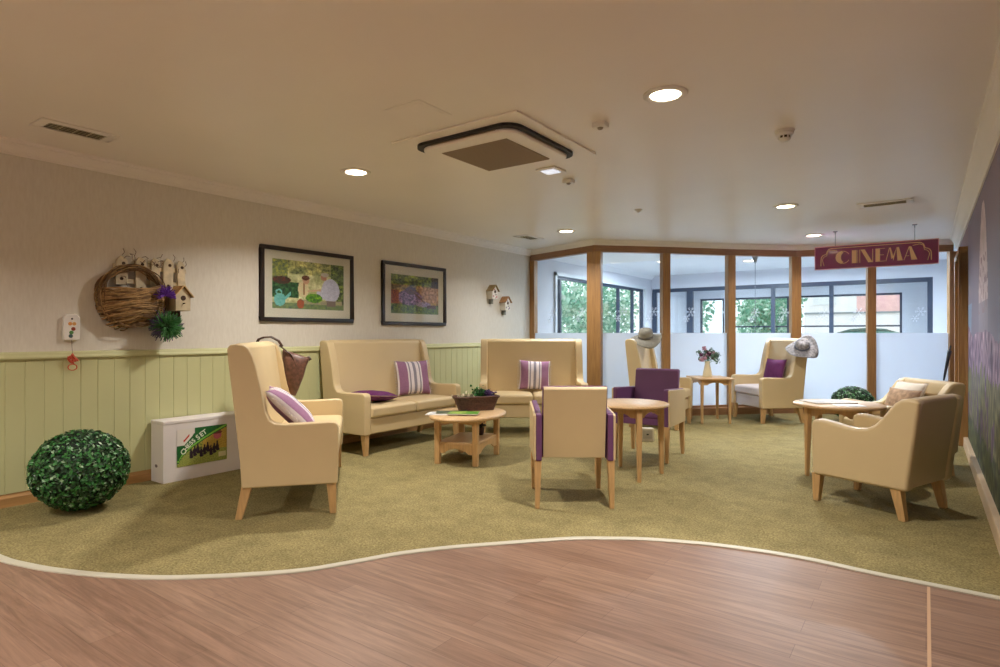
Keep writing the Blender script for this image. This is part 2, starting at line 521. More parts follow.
# door on the right wall (architrave, leaf)
struct(MB().box(XR-.08, XR+.02, 7.95, 8.07, 0, 2.03).box(XR-.08, XR+.02, 9.0, 9.12, 0, 2.03).box(XR-.08, XR+.02, 7.95, 9.12, 2.03, 2.1).build('trim_18', TRIM, bevel=.006, seg=2), 'timber door surround')
dr = struct(MB().box(XR+.05, XR+.09, 8.07, 9.0, 0.006, 2.02).build('door_1', TRIM))
MB().tube([(XR+.05, 8.9, 1.0), (XR+.01, 8.9, 1.0), (XR+.005, 8.78, 1.0)], .009).build('door_handle', GREY, parent=dr)

# ---------------------------------------------------------------- sunroom behind the screen
# left windows
def window(idx, x, y0, y1, z0, z1, nm, m, axis='y', bars=(.5,), t=.045, trans=None):
    mb = MB()
    def bar(a0, a1, b0, b1):
        if axis == 'y': mb.box(x-.03, x+.03, a0, a1, b0, b1)
        else: mb.box(a0, a1, x-.03, x+.03, b0, b1)
    bar(y0, y0+t, z0, z1); bar(y1-t, y1, z0, z1); bar(y0+t, y1-t, z0, z0+t); bar(y0+t, y1-t, z1-t, z1)
    for f in bars:
        c = y0 + (y1-y0)*f
        bar(c-t*.5, c+t*.5, z0+t, z1-t)
    if trans:
        bar(y0+t, y1-t, trans-t*.4, trans+t*.4)
    o = struct(mb.build('window_%d' % idx, m))
    g_ = MB()
    if axis == 'y': g_.box(x-.004, x+.004, y0+t*.5, y1-t*.5, z0+t*.5, z1-t*.5)
    else: g_.box(y0+t*.5, y1-t*.5, x-.004, x+.004, z0+t*.5, z1-t*.5)
    g_.build('window_pane', GLASS, parent=o)
    return o
FRW = mat('pale_window_frame', (206, 214, 220), .4)
window(7, XL-.05, 8.85, 10.3, .9, 2.17, 'w', BLUEG, 'y', (.14,), .05)
window(8, XL-.05, 10.55, 12.75, .9, 2.17, 'w', BLUEG, 'y', (.42, .75), .05)
struct(MB().box(XL, XL+.03, 8.79, 8.85, .85, 2.23).box(XL, XL+.03, 8.79, 12.81, 2.17, 2.23).box(XL, XL+.03, 12.75, 12.81, .85, 2.23).box(XL, XL+.04, 8.79, 12.81, .85, .9).build('trim_19', FRW))
# dark glazed screen across the far side
mb = MB(); t = .05
SX0, SX1, SZ = XL+.02, .10, 2.2
mb.box(SX0, SX1, YS-.04, YS+.04, SZ-.08, SZ)
for xx, tw in ((SX0+.04, .09), (-4.25, .13), (-3.35, .10), (-2.55, .07), (-1.5, .07), (SX1-.04, .08)):
    mb.box(xx-tw/2, xx+tw/2, YS-.04, YS+.04, 0, SZ-.08)
mb.box(SX0, SX1, YS-.04, YS+.04, 0, .1)
sc = struct(mb.build('window_9', BLUEG))
MB().box(SX0, SX1, YS-.004, YS+.004, .1, SZ-.08).build('window_pane', GLASS, parent=sc)
struct(MB().box(XL, XR, YS-.06, YS+.06, SZ, ZC).box(SX1, XR, YS-.06, YS+.06, 0, SZ).build('wall_sunroom', SUNW))
# outer wall with its windows
ew = MB(); EX = [(-4.75, -4.15), (-3.95, -.42)]; EZ0, EZ1 = .8, 2.08
ew.box(XL-.12, EX[0][0], YE, YE+.15, 0, ZC); ew.box(EX[0][1], EX[1][0], YE, YE+.15, 0, ZC); ew.box(EX[1][1], XR+.12, YE, YE+.15, 0, ZC)
for a, b in EX:
    ew.box(a, b, YE, YE+.15, 0, EZ0); ew.box(a, b, YE, YE+.15, EZ1, ZC)
struct(ew.build('wall_far', SUNW))
window(10, YE+.05, EX[0][0], EX[0][1], EZ0, EZ1, 'w', BLUEG, 'x', (), .045)
window(11, YE+.05, EX[1][0], EX[1][1], EZ0, EZ1, 'w', BLUEG, 'x', (.36,), .045, 1.36)
# portals so the sky light finds the openings
def portal(loc, rot, sx, sy):
    l = bpy.data.lights.new('sky_opening', 'AREA'); l.shape = 'RECTANGLE'; l.size = sx; l.size_y = sy
    l.cycles.is_portal = True
    o = bpy.data.objects.new('sky_opening', l); COL.objects.link(o); o.location = loc; o.rotation_euler = rot
portal((XL-.13, 9.57, 1.53), (0, -pi/2, 0), 1.27, 1.45)
portal((XL-.13, 11.65, 1.53), (0, -pi/2, 0), 1.27, 2.2)
portal((-4.45, YE+.17, 1.44), (-pi/2, 0, 0), .6, 1.28)
portal((-2.18, YE+.17, 1.44), (-pi/2, 0, 0), 3.53, 1.28)

# ---------------------------------------------------------------- ceiling lights
def light(loc, power, color, size=.17, spread=150):
    l = bpy.data.lights.new('lamp_light', 'AREA'); l.shape = 'DISK'; l.size = size; l.energy = power; l.color = color
    l.spread = radians(spread)
    o = bpy.data.objects.new('lamp_light', l); COL.objects.link(o); o.location = loc
    return o
LENS = mat('lit_lens', (255, 250, 240), .3, emit=(255, 244, 228), es=3.0)
def downlight(x, y, label, power, color=WARM, spread=140):
    t = thing('ceiling_light', label, 'ceiling light', (x, y, ZC), 0, 'round recessed ceiling lights')
    MB().lathe([(.082, -.004), (.085, -.010), (.112, -.012), (.120, -.006), (.120, .0), (.082, .0)], 40).build('trim_ring', WHITE, parent=t, smooth=True)
    MB().lathe([(.0001, -.006), (.082, -.006)], 40).build('lens', LENS, parent=t)
    for k in range(3):
        pass
    l = light((0, 0, -.0125), power, color, .16, spread); l.parent = t
    return t
downlight(-1.17, 3.22, 'largest, nearest round ceiling light, between the air unit and the smoke detector', LIGHT_W)
downlight(-3.78, 3.30, 'round ceiling light above the first framed picture, left of the air unit', LIGHT_W)
downlight(-1.18, 6.75, 'round ceiling light between the smoke detector and the hanging cinema sign', LIGHT_W, (1, .97, .93))
downlight(-3.75, 6.75, 'round ceiling light above the small sofa, by the left end of the glazed screen', LIGHT_W*.75, (1, .97, .93))
downlight(-1.22, 8.95, 'round ceiling light just above the left end of the cinema sign', LIGHT_W*.6, (1, .95, .9))
for x, y in ((-3.78, -.25), (-1.18, -.25), (1.6, -.25), (-3.78, -3.0), (-1.18, -3.0), (1.6, -3.0)):
    downlight(x, y, 'round recessed ceiling light behind the photographer', LIGHT_W)
for x, y in ((-3.9, 10.6), (-2.6, 11.4), (-1.0, 11.2), (-3.6, 14.4), (-1.4, 14.4)):  # the far pair, past the dark screen, is added to brighten the walls there
    downlight(x, y, 'round ceiling light in the sunroom behind the glass, far pair added for brightness', 115 if y < 13 else 40, COOL, 175)

# ---------------------------------------------------------------- ceiling fittings
# cassette air unit
t = thing('air_conditioning_cassette', 'square ceiling air conditioning unit with brown grille and dark slots', 'air conditioner', (-2.48, 3.45, ZC), 0)
MB().box(-.52, .52, -.52, .52, -.014, 0).build('ceiling_panel', CEIL, parent=t, bevel=.004, seg=2)
def rrect(h, r, n=8):
    o = []
    for qx, qy, a0 in ((1, 1, 0), (-1, 1, 90), (-1, -1, 180), (1, -1, 270)):
        for k in range(n+1):
            a = radians(a0 + 90*k/n); o.append((qx*(h-r)+r*cos(a), qy*(h-r)+r*sin(a)))
    return o
MB().prism(rrect(.425, .11), -.034, -.014, 'z').build('air_slot', BLACK, parent=t)
mb = MB(); mb.prism(rrect(.39, .10), -.058, -.030, 'z')
mb.build('fascia', CEIL, parent=t, bevel=.012, seg=3)
mb = MB()
for k in range(26):
    yy = -.262 + k*.021
    mb.box(-.27, .27, yy, yy+.012, -.064, -.058)
mb.box(-.275, .275, -.272, .272, -.0605, -.0585)
mb.build('grille', mat('grille_brown', (150, 134, 112), .6), parent=t)
for a in range(4):
    MB().box(-.27, .27, .372, .392, -.040, -.034).build('louvre', mat('louvre', (170, 152, 128), .5), parent=t, rot=(0, 0, a*pi/2))
# access panel
t = thing('access_panel', 'faint square access panel flush in ceiling beside the air unit', 'access panel', (-2.47, 2.63, ZC))
MB().box(-.145, .145, -.145, .145, -.004, 0).build('panel_frame', CEIL, parent=t, bevel=.002, seg=1)
MB().box(-.12, .12, -.12, .12, -.006, -.004).build('panel_door', CEIL, parent=t, bevel=.002, seg=1)
# slotted vents
VD = mat('vent_dark', (74, 64, 48), .8)
def vent(name, label, x, y, rz, L, Wd, nv, group):
    t = thing(name, label, 'air vent', (x, y, ZC), rz, group)
    fr = MB()
    o = .055
    fr.box(-L/2-o, L/2+o, -Wd/2-o, -Wd/2, -.010, 0); fr.box(-L/2-o, L/2+o, Wd/2, Wd/2+o, -.010, 0)
    fr.box(-L/2-o, -L/2, -Wd/2, Wd/2, -.010, 0); fr.box(L/2, L/2+o, -Wd/2, Wd/2, -.010, 0)
    fr.build('vent_frame', CEIL, parent=t, bevel=.003, seg=2)
    MB().box(-L/2, L/2, -Wd/2, Wd/2, -.003, 0).build('vent_backing', VD, parent=t)
    for k in range(nv):
        yy = -Wd/2 + Wd*(k+.5)/nv
        MB().box(-L/2, L/2, -.004, .020, -.001, .001, Matrix.Translation((0, yy-.006, -.010)) @ Matrix.Rotation(radians(14), 4, 'X')).build('vane', mat('vane', (214, 206, 176), .5), parent=t)
    for k in range(1, 4):
        xx = -L/2 + L*k/4
        MB().box(xx-.002, xx+.002, -Wd/2, Wd/2, -.007, -.003).build('divider', mat('vane', (214, 206, 176), .5), parent=t)
    return t
vent('ceiling_vent', 'slotted ceiling vent at top left near the cornice', -4.50, 1.58, radians(90), .32, .13, 4, 'ceiling vents')
vent('ceiling_vent', 'slotted ceiling vent at the right, in front of the cinema sign', -.34, 7.18, radians(0), .36, .14, 5, 'ceiling vents')
vent('ceiling_vent', 'small ceiling vent near the far left corner by the screen', -4.42, 6.9, radians(90), .30, .14, 4, 'ceiling vents')
# square light panel by the air unit
t = thing('emergency_light', 'small square white light panel beside the air unit corner', 'ceiling light', (-2.46, 4.17, ZC), 0)
MB().box(-.09, .09, -.09, .09, -.014, 0).build('housing', WHITE, parent=t, bevel=.004, seg=2)
MB().box(-.06, .06, -.06, .06, -.018, -.014).build('diffuser', mat('led_diffuser', (240, 246, 255), .4, emit=(225, 235, 255), es=.7), parent=t)
# sensors
def sensor(x, y, label, s):
    t = thing('ceiling_sensor', label, 'sensor', (x, y, ZC), 0, 'little square ceiling sensors')
    MB().box(-s, s, -s*.75, s*.75, -.032, 0).build('housing', WHITE, parent=t, bevel=.006, seg=2)
    MB().lathe([(.0001, -.046), (.014, -.042), (.02, -.032), (.02, -.03)], 16).build('sensor_lens', mat('smoky_lens', (150, 140, 130), .3), parent=t, smooth=True)
    return t
sensor(-1.66, 3.42, 'square ceiling sensor between the air unit and the nearest ceiling light', .045)
sensor(-2.49, 4.52, 'square ceiling sensor just beyond the small square light panel', .045)
t = thing('ceiling_nozzle', 'tiny round white ceiling fitting beyond the sensors, near the glazed screen', 'nozzle', (-2.49, 6.05, ZC))
MB().lathe([(.0001, -.03), (.018, -.028), (.022, -.012), (.04, -.008), (.042, 0)], 20).build('nozzle', WHITE, parent=t, smooth=True)
t = thing('smoke_detector', 'white round smoke detector with dark vents on the ceiling, right of centre', 'smoke detector', (-.75, 4.25, ZC))
MB().lathe([(.055, -.012), (.062, 0)], 28).build('base', WHITE, parent=t, smooth=True)
MB().lathe([(.0001, -.068), (.028, -.066), (.036, -.055), (.036, -.05)], 28).build('cap', WHITE, parent=t, smooth=True)
MB().lathe([(.033, -.05), (.033, -.034)], 28).build('vent_ring', VD, parent=t)
MB().lathe([(.036, -.034), (.052, -.030), (.056, -.012)], 28).build('body', WHITE, parent=t, smooth=True)
for k in range(8):
    a = k*pi/4
    MB().box(.030, .038, -.004, .004, -.052, -.032, Matrix.Rotation(a, 4, 'Z')).build('rib', WHITE, parent=t)

# ---------------------------------------------------------------- seating
def side_profile_wing():
    return [(.30,.20),(.345,.20),(.350,.30),(.352,.55),(.345,.585),(.325,.602),(.28,.606),(.10,.600),(-.06,.598),(-.12,.605),(-.160,.63),(-.185,.68),(-.20,.75),(-.225,.86),(-.255,.97),(-.28,1.04),(-.305,1.085),(-.34,1.108),(-.39,1.116),(-.435,1.112),(-.455,1.09),(-.45,1.02),(-.42,.80),(-.385,.52),(-.365,.36),(-.355,.20)]
def side_profile_low():
    return [(.28,.19),(.325,.19),(.332,.30),(.338,.53),(.33,.562),(.31,.58),(.26,.583),(.17,.572),(.08,.555),(.01,.55),(-.06,.558),(-.115,.585),(-.165,.635),(-.215,.70),(-.25,.742),(-.29,.768),(-.34,.778),(-.395,.772),(-.405,.75),(-.385,.60),(-.36,.42),(-.34,.28),(-.33,.19)]
def upholstered(name, label, cat, W, loc, rot, low=False, seats=2, frontm=None, group=None, th=.085):
    t = thing(name, label, cat, loc, rot, group)
    k = .93 if low else .84
    sc = lambda P: [(.35-(.35-x)*k, z) for x, z in P]
    prof = sc(side_profile_low() if low else side_profile_wing())
    fm = frontm or CREAM
    for sg in (-1, 1):
        a, b = (W/2-th, W/2) if sg > 0 else (-W/2, -W/2+th)
        MB().prism(prof, a, b, 'y').build('side_panel', CREAM, parent=t, bevel=.026, seg=4)
    i = W/2 - th + .012
    if low:
        bp = [(-.315,.20),(-.345,.42),(-.39,.70),(-.392,.758),(-.375,.775),(-.33,.778),(-.295,.765),(-.27,.72),(-.20,.42),(-.18,.20)]
        st = .44
    else:
        bp = [(-.34,.22),(-.37,.45),(-.435,1.00),(-.446,1.085),(-.43,1.11),(-.39,1.12),(-.345,1.11),(-.322,1.08),(-.22,.46),(-.20,.22)]
        st = .48
    bp = sc(bp)
    MB().prism(bp, -i, i, 'y').build('backrest', CREAM, parent=t, bevel=.02, seg=3)
    z0 = .19 if low else .20
    MB().box(-.20, .322, -i, i, z0, st-.125).build('seat_frame', fm, parent=t, bevel=.015, seg=3)
    n = seats; ww = 2*(i-.014)/n
    for k in range(n):
        y0 = -(i-.014) + k*ww
        mb = MB(); x0, x1 = -.135, .352
        # softly domed cushion
        NX, NY = 8, 8
        top = [[None]*(NY+1) for _ in range(NX+1)]
        for a in range(NX+1):
            for b in range(NY+1):
                fx = a/NX; fy = b/NY
                dome = .016*(1-(2*fx-1)**4)*(1-(2*fy-1)**4)
                top[a][b] = mb.bm.verts.new((x0+(x1-x0)*fx, y0+.003+(ww-.006)*fy, st-.012+dome))
        bot = [mb.bm.verts.new((x0+(x1-x0)*fx, y0+.003+(ww-.006)*fy, st-.122)) for fx, fy in ((0,0),(1,0),(1,1),(0,1))]
        for a in range(NX):
            for b in range(NY):
                mb.face([top[a][b], top[a+1][b], top[a+1][b+1], top[a][b+1]])
        mb.face(bot[::-1])
        mb.face([bot[0], bot[1]] + [top[a][0] for a in range(NX, -1, -1)])
        mb.face([bot[3]] + [top[a][NY] for a in range(0, NX+1)] + [bot[2]])
        mb.face([bot[1], bot[2]] + [top[NX][b] for b in range(NY, -1, -1)])
        mb.face([bot[0]] + [top[0][b] for b in range(0, NY+1)] + [bot[3]])
        mb.build('seat_cushion', fm, parent=t, bevel=.03, seg=4, lim=50)
    yl = W/2 - .045
    for sg in (-1, 1):
        MB().frust((.316, sg*yl), .020, (.306, sg*yl), .031, 0, z0+.01).build('leg', OAK, parent=t, bevel=.003, seg=1)
        MB().frust((-.245 if low else -.262, sg*(yl+.005)), .021, (-.205 if low else -.212, sg*yl), .032, 0, z0+.01).build('leg', OAK, parent=t, bevel=.003, seg=1)
    return t

GS = 'cream wing-backed settees'
# settee seen from its side, at the left
fdir = (cos(radians(13.5)), sin(radians(13.5))); wdir = (-fdir[1], fdir[0])
c0 = (-1.06 - fdir[0]*.35 + wdir[0]*.75, 3.93 - fdir[1]*.35 + wdir[1]*.75)
S0 = cw(*c0); A0 = ca(13.5)
sofa0 = upholstered('wing_settee', 'cream high-backed settee seen from its side, nearest, with handbag over its back', 'settee', 1.5, S0, A0, group=GS)
S1 = Vector((-4.73, 4.66, 0)); A1 = 0.0
sofa1 = upholstered('wing_settee', 'cream high-backed settee against the green panelling under the two pictures', 'settee', 1.46, S1, A1, group=GS)
S2 = cw(.394, 7.33); A2 = ca(-90)
sofa2 = upholstered('wing_settee', 'cream high-backed settee facing the camera beside the far left corner', 'settee', 1.27, S2, A2, group=GS)
GA = 'cream high-backed armchairs by the screen'
S3 = cw(3.71, 8.27); A3 = ca(189.5)
arm3 = upholstered('wing_armchair', 'cream wing armchair with pale seat, purple cushion and patterned hat', 'armchair', .76, S3, A3, seats=1, frontm=LILAC, group=GA)
S4 = cw(2.06, 7.80); A4 = ca(-30)
arm4 = upholstered('wing_armchair', 'cream wing armchair behind the purple chair, grey hat on its back', 'armchair', .76, S4, A4, seats=1, group=GA)
GL = 'cream low-backed tub armchairs'
S5 = cw(2.65, 4.14); A5 = ca(122)
arm5 = upholstered('tub_armchair', 'cream low armchair with its back to the camera, nearest at the right', 'armchair', .63, S5, A5, low=True, seats=1, group=GL)
S6 = cw(3.50, 5.28); A6 = ca(182)
arm6 = upholstered('tub_armchair', 'cream low armchair by the mural wall holding two cushions', 'armchair', .66, S6, A6, low=True, seats=1, group=GL)

# two-tone carver chairs
def carver(name, label, loc, rot, group):
    t = thing(name, label, 'chair', loc, rot, group)
    for sg in (-1, 1):
        y1 = sg*.275; y0 = sg*.222
        pr = [(-.285,.32),(.265,.32),(.275,.665),(.26,.675),(-.27,.645),(-.285,.635)]
        MB().prism(pr, min(y0, y1-sg*.012), max(y0, y1-sg*.012), 'y').build('armrest', PURPLE, parent=t, bevel=.012, seg=3)
        pr2 = [(-.282,.325),(.262,.325),(.271,.658),(.256,.667),(-.268,.638),(-.281,.628)]
        MB().prism(pr2, min(y1-sg*.014, y1+sg*.003), max(y1-sg*.014, y1+sg*.003), 'y').build('arm_panel', CREAM, parent=t, bevel=.004, seg=2)
        MB().frust((.258, sg*.247), .015, (.245, sg*.247), .023, 0, .33).build('leg', OAK, parent=t, bevel=.003, seg=1)
        MB().frust((-.275, sg*.252), .015, (-.255, sg*.247), .024, 0, .33).build('leg', OAK, parent=t, bevel=.003, seg=1)
    bp = [(-.235,.34),(-.27,.60),(-.318,.815),(-.30,.832),(-.26,.828),(-.245,.81),(-.20,.55),(-.165,.34)]
    MB().prism(bp, -.218, .218, 'y').build('backrest', PURPLE, parent=t, bevel=.012, seg=3)
    rp = [(-.240,.335),(-.276,.60),(-.322,.808),(-.312,.826),(-.300,.826),(-.262,.60),(-.225,.335)]
    MB().prism(rp, -.212, .212, 'y').build('back_panel', CREAM, parent=t, bevel=.004, seg=2)
    MB().box(-.235, .262, -.221, .221, .335, .40).build('seat_frame', PURPLE, parent=t, bevel=.008, seg=2)
    MB().box(-.22, .272, -.218, .218, .39, .465).build('seat_cushion', PURPLE, parent=t, bevel=.028, seg=4)
    return t
GC = 'purple and cream carver chairs'
S7 = cw(.505, 4.335); A7 = ca(90)
carver('carver_chair', 'cream-backed chair with purple arm edges, its back to the camera', S7, A7, GC)
S8 = cw(1.445, 5.82); A8 = ca(238.5)
carver('carver_chair', 'purple-fronted chair with cream sides facing the camera behind the round table', S8, A8, GC)

# ---------------------------------------------------------------- tables
def apron(mb, p, q, z0, z1, th=.018, arch=.035):
    p, q = Vector(p), Vector(q); d = q - p; L = d.length; a = atan2(d.y, d.x)
    pts = [(0, z1), (0, z0), (L*.12, z0)]
    for k in range(9):
        f = k/8; pts.append((L*(.18+.64*f), z0 + arch*sin(pi*f)**.6 if 0 < f < 1 else z0))
    pts += [(L*.88, z0), (L, z0), (L, z1)]
    M = Matrix.Translation((p.x, p.y, 0)) @ Matrix.Rotation(a, 4, 'Z')
    mb.prism(pts, -th/2, th/2, 'y', M)
def round_table(label, loc, rot, r, z, rl):
    t = thing('round_table', label, 'table', loc, rot, 'round oak tables')
    MB().lathe([(.0001, z-.026), (r-.012, z-.026), (r-.002, z-.020), (r, z-.013), (r-.003, z-.004), (r-.010, z), (.0001, z)], 64).build('tabletop', OAKX, parent=t, smooth=True)
    L = [(rl, 0), (0, rl), (-rl, 0), (0, -rl)]
    for k, (x, y) in enumerate(L):
        MB().frust((x*1.03, y*1.03), .014, (x, y), .024, 0, z-.026).build('leg', OAK, parent=t, rot=(0, 0, 0), bevel=.004, seg=1)
    for k in range(4):
        mb = MB(); apron(mb, L[k]+(0,), L[(k+1) % 4]+(0,), z-.10, z-.026)
        mb.build('apron', OAK, parent=t)
    return t
TB = cw(1.088, 5.05); round_table('small round oak table between the two purple chairs', TB, ca(-86), .325, .605, .27)
TR = cw(2.83, 5.02); round_table('round oak table at the right with white papers on it', TR, ca(185), .345, .60, .265)
# oval coffee table with shelf
TC = cw(-.30, 5.67); AC = ca(70.9)
t = thing('coffee_table', 'low oval oak coffee table with arched lower shelf, in front of settees', 'table', TC, AC)
MB().lathe([(.0001, .405), (.97, .405), (.99, .415), (1.0, .425), (.985, .436), (.96, .44), (.0001, .44)], 72, sx=.47, sy=.345).build('tabletop', OAKX, parent=t, smooth=True)
LG = [(.28, .185), (-.28, .185), (-.28, -.185), (.28, -.185)]
for x, y in LG:
    MB().frust((x, y), .024, (x, y), .026, 0, .405).build('leg', OAK, parent=t, bevel=.004, seg=1)
for k in range(4):
    mb = MB(); apron(mb, LG[k]+(0,), LG[(k+1) % 4]+(0,), .10, .185, .02, .045); mb.build('lower_rail', OAK, parent=t)
    mb = MB(); apron(mb, LG[k]+(0,), LG[(k+1) % 4]+(0,), .365, .405, .018, .012); mb.build('apron', OAK, parent=t)
MB().box(-.29, .29, -.19, .19, .185, .203).build('shelf', OAKX, parent=t, bevel=.003, seg=1)
# square side table
TS = cw(2.84, 8.12); AS = ca(0)
t = thing('side_table', 'tall square oak side table holding the flower jug, by the glass', 'table', TS, AS)
MB().box(-.235, .235, -.28, .28, .578, .60).build('tabletop', OAKX, parent=t, bevel=.005, seg=2)
LG2 = [(.18, .225), (-.18, .225), (-.18, -.225), (.18, -.225)]
for x, y in LG2:
    MB().frust((x*1.02, y*1.02), .014, (x, y), .02, 0, .578).build('leg', OAK, parent=t, bevel=.003, seg=1)
for k in range(4):
    mb = MB(); apron(mb, LG2[k]+(0,), LG2[(k+1) % 4]+(0,), .505, .578, .016, .035); mb.build('apron', OAK, parent=t)

# ---------------------------------------------------------------- cushions
SP = mat('cushion_mauve', (150, 108, 142), .85, .08, 60); SW = mat('cushion_white', (226, 218, 224), .85, .05, 60)
SGr = mat('cushion_grey', (140, 136, 152), .85, .05, 60); PUR = mat('cushion_purple', (96, 34, 92), .8, .1, 40, .2, 300)
PIPE = mat('cushion_piping', (150, 120, 110), .8); OATM = mat('cushion_white_plain', (232, 224, 212), .85, .04, 20)
BRN = mat('cushion_brown', (176, 148, 122), .85, .35, 26); FR = mat('fringe', (216, 206, 196), .9)
STR = 'WMMMMMMWGWWGGWWGWMMMMMMW'
def cushion(name, label, w, h, th, M, kind, group=None):
    t = thing(name, label, 'cushion', (0, 0, 0), 0, group)
    t.matrix_world = M
    mb = MB(); NX = 24; NY = 14
    mats = [SP, SW, SGr] if kind == 'stripe' else [kind]
    idx = {'M': 0, 'W': 1, 'G': 2}
    def pt(i, j, s):
        fx, fy = 2*i/NX-1, 2*j/NY-1
        e = (max(0, 1-abs(fx)**2.6))**.55*(max(0, 1-abs(fy)**2.6))**.55
        pin = 1 - .07*(1-abs(fy)**2)*abs(fx)**3; pin2 = 1 - .07*(1-abs(fx)**2)*abs(fy)**3
        wr = .006*nz(fx*2.2, fy*2.2, 3+s)*e
        return (fx*w/2*pin, s*(th/2*e) + wr, fy*h/2*pin2)
    for s in (-1, 1):
        G = [[mb.bm.verts.new(pt(i, j, s)) for j in range(NY+1)] for i in range(NX+1)]
        for i in range(NX):
            mb.mi = idx[STR[i]] if kind == 'stripe' else 0
            for j in range(NY):
                mb.face([G[i][j], G[i+1][j], G[i+1][j+1], G[i][j+1]])
    mb.build('cover', mats, parent=t, smooth=True)
    if kind == 'stripe':
        for s in (-1, 1):
            mb = MB()
            for k in range(22):
                z = -h/2 + h*(k+.5)/22
                mb.tube([(s*w*.492, 0, z), (s*(w*.5+.014), random.uniform(-.008, .008), z+random.uniform(-.006, .006))], .003, 5)
            mb.build('fringe', FR, parent=t)['kind'] = 'stuff'
    else:
        path = []
        for i in range(NX+1): path.append(pt(i, 0, 0))
        for j in range(1, NY+1): path.append(pt(NX, j, 0))
        for i in range(NX-1, -1, -1): path.append(pt(i, NY, 0))
        for j in range(NY-1, 0, -1): path.append(pt(0, j, 0))
        MB().tube(path, .0045, 6, closed=True).build('piping', PIPE if kind is PUR else FR, parent=t, smooth=True)
    return t
def onseat(S_, A_, x, y, z, yaw=0, pitch=0, roll=0):
    """cushion frame on a seat: local cushion face looks to -Y; seat faces +X"""
    return Matrix.Translation(S_) @ Matrix.Rotation(A_, 4, 'Z') @ Matrix.Translation((x, y, z)) @ Matrix.Rotation(pi/2 + yaw, 4, 'Z') @ Matrix.Rotation(pitch, 4, 'X') @ Matrix.Rotation(roll, 4, 'Y')
GSC = 'mauve and white striped cushions'
cushion('striped_cushion', 'mauve striped cushion leaning in the nearest settee under the handbag', .44, .44, .14, onseat(S0, A0, .03, -.44, .655, radians(4), radians(-46)), 'stripe', GSC)
cushion('striped_cushion', 'mauve and white striped cushion upright on the settee against the panelling', .42, .40, .13, onseat(S1, A1, -.055, .36, .682, radians(-20), radians(-14)), 'stripe', GSC)
cushion('striped_cushion', 'mauve and white striped cushion on the settee facing the camera', .39, .37, .12, onseat(S2, A2, -.075, .03, .672, radians(4), radians(-14), radians(3)), 'stripe', GSC)
cushion('purple_cushion', 'plum purple cushion lying flat on the settee against the panelling', .42, .40, .11, Matrix.Translation(S1) @ Matrix.Translation((.06, -.36, .542)) @ Matrix.Rotation(radians(15), 4, 'Z') @ Matrix.Rotation(radians(84), 4, 'X'), PUR)
cushion('purple_cushion', 'plum purple cushion upright in the pale-seated armchair by the glass', .38, .36, .12, onseat(S3, A3, -.065, .02, .662, radians(6), radians(-14)), PUR)
cushion('white_cushion', 'off-white cushion in the low armchair by the mural wall', .37, .32, .12, onseat(S6, A6, -.115, -.06, .605, radians(0), radians(-24)), OATM)
cushion('patterned_cushion', 'brown patterned cushion in front of the off-white one, by the mural wall', .31, .28, .10, onseat(S6, A6, .02, .07, .575, radians(14), radians(-24)), BRN)

# ---------------------------------------------------------------- wall pictures
def frame(label, y0, y1, z0, z1, fn, nx, ny, mx, mt, mbm):
    W, H = y1-y0, z1-z0
    t = thing('framed_picture', label, 'picture', (XL, (y0+y1)/2, (z0+z1)/2), pi/2, 'framed garden photographs')
    fw = .042
    mb = MB()
    # local X runs along the wall, -Y points into the room
    mb.box(-W/2, W/2, -.03, -.001, -H/2, -H/2+fw); mb.box(-W/2, W/2, -.03, -.001, H/2-fw, H/2)
    mb.box(-W/2, -W/2+fw, -.03, -.001, -H/2+fw, H/2-fw); mb.box(W/2-fw, W/2, -.03, -.001, -H/2+fw, H/2-fw)
    mb.build('frame', DARK, parent=t, bevel=.005, seg=2)
    MB().box(-W/2+fw, W/2-fw, -.014, -.002, -H/2+fw, H/2-fw).build('mount', MOUNT, parent=t)
    pw_, ph = W-2*fw-2*mx, H-2*fw-mt-mbm
    paint('photograph', pw_, ph, nx, ny, fn, PRINT, t, (0, -.0162, (mbm-mt)/2), (0, 0, 0))
    g = MB().box(-W/2+fw, W/2-fw, -.021, -.019, -H/2+fw, H/2-fw).build('glazing', GLASS, parent=t)
    return t
def blob(x, y, cx, cy, rx, ry):
    return ((x-cx)/rx)**2 + ((y-cy)/ry)**2 < 1
